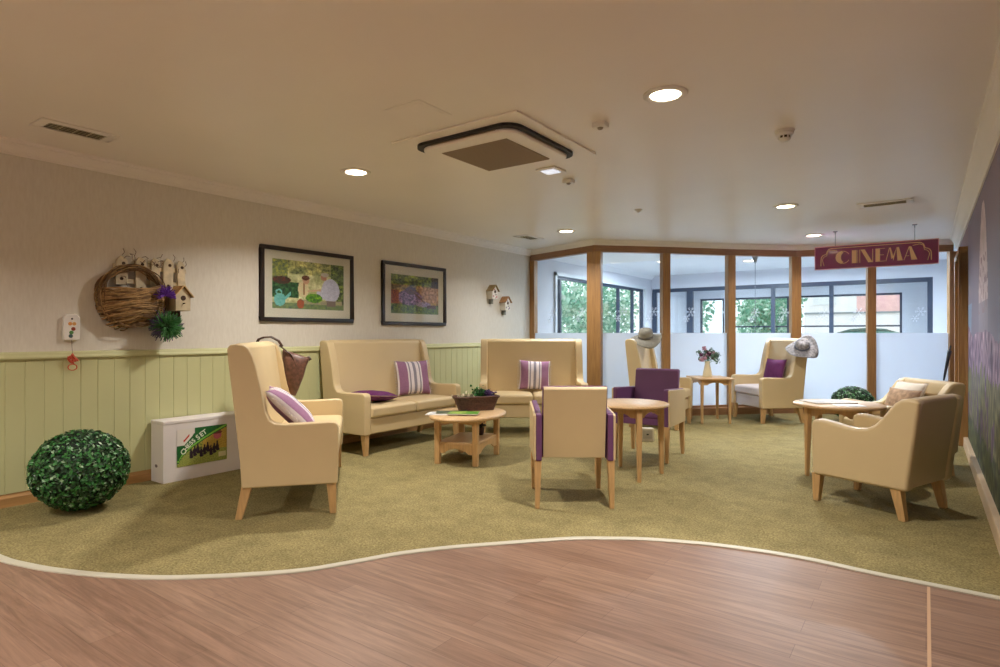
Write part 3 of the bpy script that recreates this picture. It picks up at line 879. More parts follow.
def pic_garden(x, y):
    n = nz(x*9, y*7, 1)*1.5; m = (nz(x*24, y*18, 4) + .8*nz(x*55, y*40, 6))*1.3
    c = [206+30*n+26*m, 204+26*n+26*m, 150+30*n+24*m]
    if y > .72: c = [168+60*n+60*m, 168+50*n+56*m, 104+40*m+30*n]
    if x > .80: c = [92+60*m+40*n, 112+60*m+40*n, 60+30*m]
    if x < .2 and y > .5: c = [130+60*m, 140+50*m, 80]
    if x < .34 and .22 < y < .55: c = [48+30*m, 92+40*m, 52+20*m]
    if blob(x, y, .12, .58, .12, .08): c = [92+30*m, 60, 50]
    if y < .12: c = [120+20*m, 140+20*m, 96]
    if .34 < x < .98 and .10 < y < .2: c = [168+20*m, 160+20*m, 128]
    # watering can
    if blob(x, y, .095, .18, .075, .13) or (abs((y-.16) - (x-.13)*1.4) < .035 and .13 < x < .24): c = [120+20*m, 196+16*m, 190+16*m]
    if blob(x, y, .085, .33, .045, .06) and not blob(x, y, .085, .32, .028, .04): c = [130, 204, 198]
    # seated child with striped top
    if blob(x, y, .41, .42, .075, .17): c = [232+12*m, 214, 168]
    if .405 < x < .43 and .3 < y < .55: c = [160, 110, 70]
    if blob(x, y, .445, .60, .045, .075): c = [214, 164, 132]
    if blob(x, y, .44, .66, .055, .05): c = [104, 60, 40]
    # crouching adult in a pale shirt
    if blob(x, y, .80, .42, .135, .26) or blob(x, y, .69, .34, .10, .11): c = [206+14*m, 204+14*m, 224+12*m]
    if blob(x, y, .70, .70, .045, .07): c = [190, 128, 104]
    if blob(x, y, .715, .76, .06, .045): c = [196, 184, 172]
    if abs(y - (.40 + (x-.55)*.18)) < .018 and .47 < x < .66: c = [220, 176, 146]
    # plants and pots
    if blob(x, y, .56, .24, .12, .10): c = [96+50*m, 150+50*m, 50]
    if blob(x, y, .37, .11, .05, .10): c = [178+20*m, 96, 62]
    if .74 < x < .88 and .08 < y < .2: c = [128, 112, 106]
    return c
def pic_flowers(x, y):
    n = nz(x*8, y*8, 9)*1.6; m = nz(x*22, y*18, 14)*1.8; k = nz(x*48, y*38, 3)*1.7
    c = [150+60*n+60*m, 120+40*n+50*m, 70+30*m]
    if y > .74: c = [120+50*m+40*n, 132+50*m+40*n, 56+20*m]
    if x > .84 and y > .6: c = [70+40*m, 62+30*m, 54]
    if y < .24: c = [96+40*m+30*k, 118+40*m+30*k, 60+20*k]
    if x > .55 and .3 < y < .72: c = [186+50*m, 136+50*m, 92+50*m]
    if blob(x, y, .38, .42, .26, .2): c = [128+60*m+60*k, 92+50*m+50*k, 130+50*m+40*k]
    if blob(x, y, .40, .60, .12, .10): c = [96+40*k, 60+30*k, 70]
    if blob(x, y, .66, .26, .16, .07): c = [164+60*k, 140+50*k, 166+40*k]
    if abs((y-.62)+(x-.40)*1.05) < .03 and .36 < x < .70: c = [110, 66, 54]
    if x < .16 and .25 < y < .6: c = [150+60*k, 76+40*k, 50]
    if .74 < x < .95 and .16 < y < .25: c = [90, 60, 56]
    return c
frame('dark-framed garden photograph of two people gardening with a turquoise watering can', 3.292, 4.415, 1.30, 2.03, pic_garden, 96, 66, .088, .08, .088)
frame('dark-framed photograph of purple and orange flowers, beside the painted bird houses', 4.843, 5.962, 1.284, 2.032, pic_flowers, 90, 70, .100, .10, .10)

# ---------------------------------------------------------------- fence, basket, bird house and ball on the left wall
PALE = mat('weathered_picket', (214, 200, 170), .8, .2, 14, .2, 80); KNOT = mat('picket_knot', (70, 50, 36), .8)
t = thing('picket_fence', 'weathered little picket fence ornament with bird holes on the wall', 'wall ornament', (XL, 2.33, 1.66), pi/2)
pk = [(-.235, .115, .085, -.10, .03), (-.095, .118, .08, -.17, -.01), (.015, .122, .07, -.10, .0), (.115, .13, .08, -.135, .02), (.22, .12, .065, -.15, -.05)]
for i, (x, top, wd, bot, rl) in enumerate(pk):
    mb = MB(); h = wd/2
    pts = [(-h, bot), (h, bot), (h*1.02, top-.03), (h*.55, top), (-h*.35, top+.012), (-h*.95, top-.025)]
    M = Matrix.Translation((x, 0, 0)) @ Matrix.Rotation(rl, 4, 'Y')
    mb.prism(pts, -.040, -.022, 'y', M)
    p = mb.build('picket', PALE, parent=t, bevel=.004, seg=1)
    kb = MB()
    for (kx, kz) in ((0, bot+.05), (.01, top-.045)):
        q = M @ Vector((kx, 0, kz))
        kb.lathe([(.0001, -.043), (.012, -.043), (.013, -.040)], 12, c=(0, 0, 0), M=Matrix.Translation((q.x, -.0845+.0845, q.z)) @ Matrix.Rotation(-pi/2, 4, 'X') @ Matrix.Identity(4))
    kb.build('knot_hole', KNOT, parent=p)
MB().box(-.29, .27, -.022, -.006, .03, .065).build('rail', PALE, parent=t, bevel=.004, seg=1)
MB().box(-.25, .27, -.022, -.006, -.085, -.05).build('rail', PALE, parent=t, bevel=.004, seg=1)
for k in range(26):
    mb = MB(); x = random.uniform(-.28, .27); z = random.choice([.118, .06, -.06]) + random.uniform(-.02, .02)
    a = random.uniform(0, 6.28)
    mb.tube([(x, -.030, z), (x+.03*cos(a), -.045, z+.03*sin(a)), (x+.055*cos(a+.4), -.045, z+.055*sin(a+.4))], .0022, 5)
    mb.build('twig', mat('twig_brown', (92, 66, 44), .8), parent=t)

TW = mat('twig_wicker', (112, 84, 52), .7, .3, 30); TWL = mat('twig_wicker_light', (164, 132, 86), .7, .25, 30)
t = thing('wall_basket', 'round brown twig half-basket hanging on the left wall', 'basket', (XL, 2.165, 1.475), pi/2)
mb = MB(); R_ = .225
# ring of twisted twigs
for k in range(22):
    r0 = R_ + random.uniform(-.022, .018); yo = random.uniform(-.10, -.01); ph = random.uniform(0, 6.28)
    pth = [((r0+.008*sin(5*a+ph))*cos(a)*1.03, yo + .012*sin(3*a+ph), (r0+.008*sin(5*a+ph))*sin(a)) for a in [2*pi*j/40 for j in range(40)]]
    mb.mi = k % 2
    mb.tube(pth, .0048, 5, closed=True)
mb.build('twig_hoop', [TW, TWL], parent=t, smooth=True)
mb = MB()
for k in range(84):
    zt = -.215 + .272*(k/83)
    mb.mi = random.choice([0, 1, 1])
    hw = sqrt(max(.0004, R_*R_ - zt*zt))*1.06
    dep = .17*sqrt(max(.02, 1-(zt/R_)**2))
    ph = random.uniform(0, 6.28); tilt = random.uniform(-.02, .02) - .012
    pth = []
    for j in range(17):
        a = pi*j/16
        x = -hw*cos(a); y = -.012 - dep*sin(a)**.8
        pth.append((x, y + random.uniform(-.004, .004), zt + tilt*cos(a)*2 + .006*sin(4*a+ph)))
    mb.tube(pth, .0058, 5)
mb.build('twig_pocket', [TW, TWL], parent=t, smooth=True)
mb = MB(); rg = []
for j in range(11):
    zt = -.205 + .25*j/10; hw = sqrt(max(.0009, R_*R_ - zt*zt))*.99; dep = .155*sqrt(max(.02, 1-(zt/R_)**2))
    rg.append([mb.bm.verts.new((-hw*cos(pi*k/16), -.008 - dep*sin(pi*k/16)**.8, zt)) for k in range(17)])
for A_, B_ in zip(rg, rg[1:]):
    for k in range(16): mb.face([A_[k], A_[k+1], B_[k+1], B_[k]])
mb.build('liner', mat('liner', (96, 72, 48), .9), parent=t)
LAV = mat('lavender_purple', (108, 60, 168), .7, .2, 40); LAVG = mat('lavender_green', (70, 130, 74), .6, .2, 30); LAVD = mat('lavender_tip', (96, 84, 120), .7, .2, 30)
t = thing('purple_flowers', 'bunch of bright purple artificial flowers tucked in the wall basket', 'flowers', (XL+.185, 2.345, 1.485), pi/2)
mb = MB()
for k in range(150):
    a, b = random.uniform(-.5, 3.6), random.uniform(-1, 1.2)
    d = Vector((cos(a), -.55+.4*b, sin(a)*.85)).normalized(); L = random.uniform(.05, .09)
    mb.tube([(0, 0, 0), d*L*.6, d*L + Vector((0, 0, random.uniform(-.01, .01)))], .003, 4)
mb.build('petals', LAV, parent=t)
t = thing('lavender_ball', 'spiky green and mauve lavender ball hanging under the basket', 'artificial plant', (XL+.15, 2.375, 1.245), pi/2)
mbg = MB(); mbp = MB()
for k in range(520):
    z = random.uniform(-1, 1); a = random.uniform(0, 2*pi); r = sqrt(1-z*z); d = Vector((r*cos(a), r*sin(a), z))
    L = random.uniform(.095, .135)
    q = d*L + Vector((random.uniform(-.012, .012), random.uniform(-.012, .012), random.uniform(-.012, .012)))
    front = d.y < -.2 and abs(d.x) < .8
    (mbg if (front or random.random() < .35) else mbp).tube([d*.03, d*L*.7, q], .0032, 4)
mbp.build('lavender_stems', LAVD, parent=t); mbg.build('leaves', LAVG, parent=t)
MB().lathe([(.0001, -.055), (.03, -.05), (.055, 0), (.03, .05), (.0001, .055)], 16).build('core', LEAFD, parent=t, smooth=True)
mb = MB(); mb.box(-.010, .010, .0, .149, -.008, .008); mb.box(-.012, .012, .139, .149, -.06, .02); mb.build('hanger', KNOT, parent=t)

def birdhouse(name, label, y, z, wd, dp, h, wallm, roofm, group, post=True, dots=None):
    t = thing(name, label, 'bird house', (XL, y, z), pi/2, group)
    pts = [(-wd/2, 0), (wd/2, 0), (wd/2, h*.62), (0, h*.98), (-wd/2, h*.62)]
    MB().prism(pts, -dp, -.004, 'y').build('house_body', wallm, parent=t, bevel=.002, seg=1)
    for sg in (-1, 1):
        a = atan2(h*.36, wd/2)
        L = sqrt((h*.36)**2+(wd/2)**2) + wd*.2
        M = Matrix.Translation((0, 0, h*1.0)) @ Matrix.Rotation(sg*a, 4, 'Y')
        x0, x1 = (0, L) if sg > 0 else (-L, 0)
        MB().box(x0, x1, -dp-.022, -.003, 0, .008, M).build('roof_slope', roofm, parent=t)
    hm = MB()
    hm.lathe([(.0001, 0), (wd*.17, 0), (wd*.17, .003)], 14, M=Matrix.Translation((0, -dp, h*.52)) @ Matrix.Rotation(pi/2, 4, 'X'))
    hm.build('entrance_hole', KNOT, parent=t)
    MB().tube([(0, -dp, h*.30), (0, -dp-.028, h*.30)], .004, 6).build('perch', KNOT, parent=t)
    if post: MB().box(-wd*.16, wd*.16, -dp*.5, -.004, -h*.35, 0).build('under_block', KNOT if post == 1 else mat('grey_block', (128, 130, 122), .7), parent=t)  # plain block below the house body, its colour picked by post
    if dots:
        db = MB()
        for (dx, dz, r) in ((-.3, .2, .09), (.28, .16, .10), (.1, .08, .07), (-.12, .68, .08)):
            db.lathe([(.0001, 0), (wd*r, 0), (wd*r, .003)], 8, M=Matrix.Translation((dx*wd, -dp, dz*h)) @ Matrix.Rotation(pi/2, 4, 'X'))
        db.build('painted_flowers', dots, parent=t)
    return t
birdhouse('bird_house', 'plain pale wooden bird house with tan roof beside the picket fence', 2.50, 1.37, .12, .17, .20, mat('bird_pale', (190, 176, 146), .75, .12, 20), mat('bird_roof', (200, 164, 112), .7, .15, 20), None, 1)
MW = mat('bird_white', (226, 220, 210), .6, .04, 20); RB = mat('bird_brown_roof', (166, 122, 80), .7, .2, 25)
birdhouse('painted_bird_house', 'small painted white bird house, upper left of the pair', 6.95, 1.68, .13, .10, .20, MW, mat('bird_olive_roof', (150, 128, 88), .7, .2, 25), 'pair of painted bird houses', 2, mat('dots_red', (190, 90, 96), .6))
birdhouse('painted_bird_house', 'small painted white bird house with redder roof, lower right of the pair', 7.27, 1.53, .13, .10, .20, MW, RB, 'pair of painted bird houses', 2, mat('dots_mauve', (120, 90, 130), .6))

# call unit with icons and red tag
t = thing('call_unit', 'white wall call unit with coloured buttons and a hanging cord', 'call unit', (XL, 1.765, 1.225), pi/2)
mb = MB(); mb.prism([(-.048, -.09), (.048, -.09), (.052, -.07), (.052, .075), (.03, .10), (-.03, .10), (-.052, .075), (-.052, -.07)], -.032, -.001, 'y')
mb.build('unit_body', WHITE, parent=t, bevel=.006, seg=2)
for (nm, x, z, r, c) in (('dark_button', 0, .066, .007, (40, 34, 34)), ('orange_button', -.012, .03, .013, (214, 150, 84)), ('orange_button', .014, .03, .013, (220, 166, 100)), ('red_button', .008, -.008, .014, (150, 66, 48)), ('green_button', -.004, -.034, .014, (96, 150, 84)), ('blue_button', -.008, -.06, .014, (84, 112, 116))):
    MB().lathe([(.0001, .003), (r*.8, .003), (r, 0)], 14, M=Matrix.Translation((x, -.032, z)) @ Matrix.Rotation(pi/2, 4, 'X')).build(nm, mat('btn_%d_%d' % (c[0], c[1]), c, .4), parent=t)
MB().tube([(0, -.018, -.09), (.002, -.022, -.13), (-.002, -.045, -.19)], .002, 5).build('pull_cord', mat('cord_grey', (150, 140, 128), .7), parent=t)
RED = mat('red_ribbon', (206, 84, 56), .6, .2, 40)
t = thing('ribbon_tag', 'orange red looped ribbon tag hanging from the call unit cord', 'tag', (XL+.048, 1.762, .99), pi/2)
mb = MB()
for k in range(6):
    a = k*1.05; mb.tube([(0, 0, .045)] + [(.034*sin(a+j*.5)*sin(pi*j/8), -.006*k*.5, .03-.045*j/8 + .012*cos(a+j)) for j in range(1, 9)] + [(.0, 0, .0)], .0055, 6)
mb.build('ribbon_loops', RED, parent=t)
mb = MB(); mb.tube([(.028*cos(2*pi*j/18), 0, -.052+.022*sin(2*pi*j/18)) for j in range(18)], .0035, 6, closed=True)
mb.tube([(0, 0, 0), (.01, 0, -.03)], .003, 5); mb.build('ring', RED, parent=t)

# ---------------------------------------------------------------- white carton with printed label
t = thing('carton', 'long white cardboard box with a green printed label against the panelling', 'box', (XL+.025, 2.73, 0), pi/2)
# local x along wall, -y into the room
bw, bd, bh = .86, .205, .49
MB().box(-.42, .44, -.21, -.012, 0, bh-.003).build('box_body', CARD, parent=t, bevel=.004, seg=2)
MB().box(-.423, .443, -.213, -.009, bh-.030, bh).build('box_lid', CARD, parent=t, bevel=.006, seg=2)
MB().lathe([(.0001, .001), (.013, .001), (.013, 0)], 16, sy=1.6, M=Matrix.Translation((-.42, -.10, .13)) @ Matrix.Rotation(-pi/2, 4, 'Y')).build('hand_hole', mat('hole_shadow', (120, 110, 112), .9), parent=t)
def lab(x, y):
    m = nz(x*24, y*18, 5); k = nz(x*60, y*40, 8)
    bx = x + .0
    curve = .12 + .86*(max(0, x-.04))**.62          # light green swoosh
    top = 1.0 if x > .34 else .56 + .30*max(0, (x-.14)/.2)
    if y > top and x < .34:
        if abs(y - top - .12) < .03 and .12 < x < .24: return (190, 60, 50)
        return (226, 220, 214)
    if y > curve + .05: c = (22+14*m, 96+16*m, 42)
    elif y > curve: c = (130, 196, 70)
    elif y > curve - .03: c = (30, 90, 40)
    else:
        c = (150+70*m+40*k, 150+50*m+40*k, 62+30*m)
        if y < .42: c = (150+50*k, 160+40*k, 80+30*k)
        if x > .5 and y > .35: c = (190+40*k, 160+40*k, 70+30*k)
        for q in range(9):   # dark chess-like figures
            cx = .27+q*.066; cy = .30+.05*(q % 3)
            if blob(x, y, cx, cy, .034, .10) or blob(x, y, cx, cy+.12, .016, .05) or blob(x, y, cx+.01, cy-.08, .04, .04): c = (40+10*k, 24, 44)
        if blob(x, y, .80, .72, .085, .11): c = (190+20*k, 96, 110)
        if blob(x, y, .80, .80, .10, .05): c = (110, 50, 56)
        if .82 < x < .98 and .10 < y < .24: c = (212, 206, 160)
    return c
LW, LH = .42, .30
pl = paint('printed_label', LW, LH, 96, 66, lab, PRINT, t, (-.105, -.2135, .262), (0, 0, 0))
def text_on(parent, name, body, size, m, loc, rot, ext=.0006, bold=.0, sx=1.0):
    c = bpy.data.curves.new(name, 'FONT'); c.body = body; c.size = size; c.extrude = ext; c.offset = bold; c.align_x = 'CENTER'; c.align_y = 'CENTER'
    c.materials.append(m); tmp = bpy.data.objects.new(name, c); me = bpy.data.meshes.new_from_object(tmp); bpy.data.objects.remove(tmp)
    o = bpy.data.objects.new(name, me); COL.objects.link(o)
    o.parent = parent; o.location = loc; o.rotation_euler = rot; o.scale = (sx, 1, 1)
    return o
LT = mat('label_white_ink', (226, 232, 214), .5)
for ch, x, z, r, s in (('C', -.158, -.035, 52, .058), ('H', -.137, -.008, 50, .05), ('E', -.116, .012, 48, .048), ('S', -.096, .030, 46, .048), ('S', -.076, .046, 44, .048), ('S', -.040, .068, 36, .058), ('E', -.010, .088, 34, .056), ('T', .016, .103, 32, .056)):
    text_on(pl, 'label_letter', ch, s, LT, (x, -.0006, z), (pi/2, -radians(r), 0), bold=.0012)

# ---------------------------------------------------------------- topiary balls
def topiary(name, label, loc, rx, rz, n, sz):
    t = thing(name, label, 'topiary', loc, 0, 'artificial box topiary balls')
    prof = [(rx*.93*cos(a), rz + rz*.93*sin(a)) for a in [(-pi/2 + pi*k/16) for k in range(17)]]
    prof = [(max(r, .0001), z) for r, z in prof]
    MB().lathe(prof, 28).build('core', mat('topiary_core', (14, 34, 18), .8), parent=t, smooth=True)
    mb = MB()
    for k in range(n):
        z = random.uniform(-1, 1); a = random.uniform(0, 2*pi); r = sqrt(1-z*z)
        d = Vector((r*cos(a), r*sin(a), z)); f = random.uniform(.93, 1.0)
        if d.z < -.97: continue
        p = Vector((d.x*rx*f, d.y*rx*f, rz + d.z*(rz-.012)*f))
        nn = d + Vector((random.uniform(-1, 1), random.uniform(-1, 1), random.uniform(-.6, 1)))*.65
        q = random.random(); mb.mi = 0 if q < .5 else (1 if q < .88 else 2)
        mb.leaf(p, nn, sz*random.uniform(.7, 1.25), .62)
    mb.build('leaves', [LEAFD, LEAFM, LEAFL], parent=t, weld=False)
    return t
topiary('topiary_ball', 'large green topiary ball on the carpet by the left panelling', cw(-2.81, 4.02), .285, .275, 5600, .0145)
topiary('topiary_ball', 'green topiary ball by the glass, half hidden behind the right table', cw(4.73, 8.05), .27, .245, 2600, .015)

# ---------------------------------------------------------------- things on the coffee table
def at_table(x, y, z): 
    return (Matrix.Translation(TC) @ Matrix.Rotation(AC, 4, 'Z') @ Vector((x, y, z)))
WB = mat('dark_wicker', (92, 66, 56), .75, .35, 50, .5, 120)
t = thing('flower_trough', 'dark brown woven trough basket on the coffee table', 'basket', at_table(.19, -.005, .4405), AC - radians(52))
mb = MB()
def ring_pts(hx, hy, z, r=.03):
    return [(x*1, y*1, z) for x, y in [(hx-r+r*cos(a), hy-r+r*sin(a)) for a in (0, .8, 1.57)] + [(-hx+r+r*cos(a), hy-r+r*sin(a)) for a in (1.57, 2.36, 3.14)] + [(-hx+r+r*cos(a), -hy+r+r*sin(a)) for a in (3.14, 3.93, 4.71)] + [(hx-r+r*cos(a), -hy+r+r*sin(a)) for a in (4.71, 5.5, 6.28)]]
for k in range(11):
    f = k/10; mb.tube(ring_pts(.165+.045*f, .062+.025*f, .006+.12*f), .0075, 6, closed=True)
mb.prism([(p[0], p[1]) for p in ring_pts(.165, .062, 0)], .001, .012, 'z')
mb.build('woven_sides', WB, parent=t, smooth=True)
mb = MB().tube(ring_pts(.214, .09, .13), .011, 8, closed=True); mb.build('rim', WB, parent=t, smooth=True)
MB().prism([(p[0], p[1]) for p in ring_pts(.20, .078, 0)], .10, .108, 'z').build('filling', SOIL, parent=t)
def posy(name, label, loc, rot, cols, n, sx, sy, sz, ls, cat='flowers', group=None):
    t = thing(name, label, cat, loc, rot, group)
    for nm, m, frac, zo in cols:
        mb = MB()
        for k in range(int(n*frac)):
            p = Vector((random.gauss(0, sx), random.gauss(0, sy), abs(random.gauss(zo, sz))))
            mb.leaf(p, (random.uniform(-1, 1), random.uniform(-1, 1), random.uniform(0, 1)), ls*random.uniform(.7, 1.3), .7)
        mb.build(nm, m, parent=t, weld=False)
    return t
q = at_table(.19, -.005, .548)
ROT = AC - radians(52)
def onq(dx): return Vector((q.x + dx*cos(ROT), q.y + dx*sin(ROT), q.z))
posy('white_flowers', 'cream dried flowers in the left half of the trough basket', onq(-.10), ROT, [('petals', mat('cream_petals', (208, 196, 168), .8), .7, .022), ('leaves', mat('sage_leaves', (124, 124, 94), .7), .5, .01)], 260, .042, .028, .014, .012)
posy('green_plant', 'leafy green sprig in the middle of the trough basket', onq(.03), ROT, [('leaves', LEAFM, .9, .045), ('dark_leaves', LEAFD, .6, .035)], 240, .03, .028, .03, .016, 'plant')
posy('purple_flowers', 'dark purple flowers at the right end of the trough basket', onq(.115), ROT, [('petals', mat('deep_purple', (84, 58, 112), .7), .9, .04), ('leaves', LEAFD, .25, .01)], 280, .036, .028, .02, .014)
def sheet(name, label, cat, Mt, w, h, th, m, parts=()):
    t = thing(name, label, cat, (0, 0, 0)); t.matrix_world = Mt
    MB().box(-w/2, w/2, -h/2, h/2, 0, th).build('pages', WHITE, parent=t)
    MB().box(-w/2, w/2, -h/2, h/2, th, th+.0008).build('cover', m, parent=t)
    for nm, x0, x1, y0, y1, mm in parts:
        MB().box(x0, x1, y0, y1, th+.0008, th+.0013).build(nm, mm, parent=t)
    return t
def tm(x, y, z, deg): return Matrix.Translation(at_table(x, y, z)) @ Matrix.Rotation(AC + radians(deg), 4, 'Z')
GRN = mat('green_cover', (92, 148, 50), .35, .08, 8)
sheet('magazine', 'white open leaflet at the left end of the coffee table', 'magazine', tm(-.175, .175, .4402, 12), .21, .30, .004, mat('paper_white', (228, 226, 224), .4), (('printed_block', -.08, .08, .03, .12, mat('paper_grey', (196, 198, 202), .5)),))
sheet('magazine', 'dark green magazine under the bright green one on the coffee table', 'magazine', tm(-.11, .12, .4455, 24), .21, .29, .005, mat('dark_green_cover', (60, 76, 58), .35, .1, 8))
sheet('magazine', 'bright green magazine on top at the front of the coffee table', 'magazine', tm(-.16, -.02, .4515, 14), .20, .28, .006, GRN, (('cover_picture', -.07, .08, -.02, .12, mat('cover_yellow_green', (150, 178, 84), .4, .3, 20)),))
q2 = at_table(.17, -.05, .204)
t = thing('shelf_plant_pot', 'small dark potted plant with purple blooms on the coffee table shelf', 'plant pot', q2, 0)
MB().lathe([(.0001, 0), (.035, 0), (.05, .07), (.044, .07), (.04, .06), (.0001, .06)], 20).build('pot', mat('dark_pot', (70, 54, 56), .5), parent=t, smooth=True)
mb = MB()
for k in range(140):
    mb.mi = k % 2
    mb.leaf((random.gauss(0, .028), random.gauss(0, .028), .08+abs(random.gauss(0, .025))), (random.uniform(-1, 1), random.uniform(-1, 1), 1), .013, .7)
mb.build('blooms', [LEAFD, mat('dusky_purple', (96, 66, 84), .7)], parent=t, weld=False)
# papers on the right-hand table
def trm(x, y, z, deg): return Matrix.Translation(TR + Vector((0, 0, z))) @ Matrix.Rotation(ca(deg), 4, 'Z') @ Matrix.Translation((x, y, 0))
sheet('newspaper', 'folded white newspaper lying on the round table at the right', 'newspaper', trm(-.04, .08, .6003, 4), .36, .26, .008, mat('newsprint', (222, 222, 222), .6), (('print_column', -.15, -.02, -.09, .09, mat('newsprint_grey', (196, 196, 200), .6)), ('print_column', .01, .14, -.09, .09, mat('newsprint_grey', (196, 196, 200), .6))))
sheet('leaflet', 'loose white leaflet in front of the newspaper on the right table', 'leaflet', trm(.02, -.155, .6003, -8), .21, .15, .002, mat('paper_white', (228, 226, 224), .4))

# ---------------------------------------------------------------- flower jug on the side table
JP = cw(2.80, 8.10)
t = thing('jug', 'cream flared pottery jug on the square side table', 'jug', (JP.x, JP.y, .6003), ca(80))
CJ = mat('cream_glaze', (222, 212, 178), .25, .03, 8)
MB().lathe([(.0001, 0), (.058, 0), (.062, .012), (.056, .06), (.044, .12), (.034, .165), (.032, .19), (.038, .215), (.034, .214), (.028, .19), (.030, .165), (.0001, .16)], 28).build('jug_body', CJ, parent=t, smooth=True)
MB().tube([(.036, 0, .20), (.065, 0, .19), (.078, 0, .15), (.07, 0, .10), (.048, 0, .075)], .006, 8).build('handle', CJ, parent=t, smooth=True)
t = thing('flower_bouquet', 'pink, plum and grey-green bouquet in the cream jug', 'flowers', (JP.x, JP.y, .80), 0)
mb = MB()
heads = []
for k in range(22):
    a = random.uniform(0, 6.28); r = random.uniform(.01, .16); z = random.uniform(.05, .22) - r*.3
    heads.append((r*cos(a)*1.0, r*sin(a)*.9, z))
    mb.tube([(0, 0, -.03), (r*cos(a)*.5, r*sin(a)*.5, z*.6), heads[-1]], .0022, 5)
mb.build('stems', LEAFM, parent=t)
GG = mat('grey_green_leaf', (92, 122, 104), .6); PK = mat('pink_petals', (196, 150, 168), .7, .15, 40); PLM = mat('plum_petals', (98, 44, 74), .7)
for nm, m, sel, nn_, rr in (('leaf_cluster', GG, heads[::2], 22, .036), ('pink_bloom', PK, heads[1::4], 34, .026), ('plum_bloom', PLM, heads[3::4], 28, .022)):
    for h in sel:
        mb = MB()
        for k in range(nn_):
            d = Vector((random.gauss(0, 1), random.gauss(0, 1), random.gauss(0, 1))).normalized()
            mb.leaf(Vector(h) + d*rr*1.35*random.uniform(.3, 1), d, .02, .55)
        mb.build(nm, m, parent=t, weld=False)

# ---------------------------------------------------------------- hats, handbag
def hat(name, label, M, m, band, rb, rc, hc, wave, ph):
    t = thing(name, label, 'hat', (0, 0, 0)); t.matrix_world = M
    mb = MB(); rings = []
    prof = [(.0001, hc), (rc*.55, hc*.99), (rc*.85, hc*.88), (rc*.97, hc*.6), (rc, .02), (rc*1.06, .004)] + [(rc*1.06+(rb-rc*1.06)*k/6, .0) for k in range(1, 7)]
    n = 40
    for pi2, (r, z) in enumerate(prof):
        ring = []
        for k in range(n):
            a = 2*pi*k/n; f = max(0, (r-rc)/(rb-rc))
            zz = z + wave*f*f*(sin(2*a+ph)+.45*sin(3*a+1.3*ph)) - .03*f*f
            ring.append(mb.bm.verts.new((r*cos(a), r*sin(a), zz)))
        rings.append(ring)
    for i in range(len(rings)-1):
        for k in range(n): mb.face([rings[i][k], rings[i][(k+1) % n], rings[i+1][(k+1) % n], rings[i+1][k]])
    o = mb.build('hat_body', m, parent=t, smooth=True)
    so = o.modifiers.new('solid', 'SOLIDIFY'); so.thickness = .004
    MB().lathe([(rc*1.0+.004, .008), (rc*.99+.004, .035)], 40).build('hat_band', band, parent=t, smooth=True)
    return t
def local(S_, A_, x, y, z): return Matrix.Translation(S_) @ Matrix.Rotation(A_, 4, 'Z') @ Matrix.Translation((x, y, z))
HG = mat('grey_felt', (136, 134, 124), .9, .15, 30, .2, 200); HB = mat('patterned_straw', (150, 150, 156), .85, .5, 34, .2, 200)
hat('felt_hat', 'floppy grey sun hat resting over the armchair behind the purple chair', local(S4, A4, -.12, -.16, 1.135) @ Matrix.Rotation(radians(24), 4, 'X') @ Matrix.Rotation(radians(4), 4, 'Y'), HG, mat('band_dark', (96, 94, 90), .8), .20, .095, .12, .03, .6)
hat('patterned_hat', 'wide patterned grey and white sun hat on the pale-seated armchair', Matrix.Translation(local(S3, A3, -.21, .40, 1.01) @ Vector((0, 0, 0))) @ (R2*-.25 + F2*-.62).to_3d().__add__(Vector((0, 0, .74))).to_track_quat('Z', 'X').to_matrix().to_4x4(), HB, mat('band_blue', (96, 104, 128), .8), .20, .09, .10, .055, 2.6)
HBm = mat('brown_pattern_leather', (96, 66, 56), .45, .45, 34); HBd = mat('dark_brown_leather', (66, 44, 36), .4)
t = thing('handbag', 'brown patterned handbag hanging by its handles over the settee wing', 'handbag', (0, 0, 0)); 
t.matrix_world = local(S0, A0, -.06, .70, .90)
mb = MB()
# soft bag hanging off the wing, leaning forward
secs = [(-.25, .03, .02, -.02), (-.17, .06, .04, -.02), (-.07, .085, .055, -.01), (.03, .10, .055, .0), (.09, .11, .045, .012), (.105, .115, .02, .02)]
rings = []
for z, hw, hd, off in secs:
    rings.append([mb.bm.verts.new((off + hw*cos(a)*1.0, hd*sin(a), z + .02*cos(a)*0 - .35*hw*cos(a))) for a in [2*pi*k/20 for k in range(20)]])
for i in range(len(rings)-1):
    for k in range(20): mb.face([rings[i][k], rings[i][(k+1) % 20], rings[i+1][(k+1) % 20], rings[i+1][k]])
mb.face(rings[0][::-1]); mb.face(rings[-1])
mb.build('bag_body', HBm, parent=t, smooth=True)
for yy in (-.03, .03):
    MB().tube([(-.10, yy, .17), (-.13, yy, .22), (-.19, yy-.01, .255), (-.25, yy-.02, .25), (-.29, yy-.02, .235), (-.31, yy, .20)] , .008, 8).build('handle', HBd, parent=t, smooth=True)
MB().tube([(.09, .0, .06), (.12, 0, .075), (.135, 0, .05)], .014, 8).build('clasp', HBd, parent=t, smooth=True)
MB().tube([(-.12+.0, -.03, .18), (-.02, -.045, .10), (.02, -.05, .0)], .006, 6).build('strap', HBd, parent=t, smooth=True)

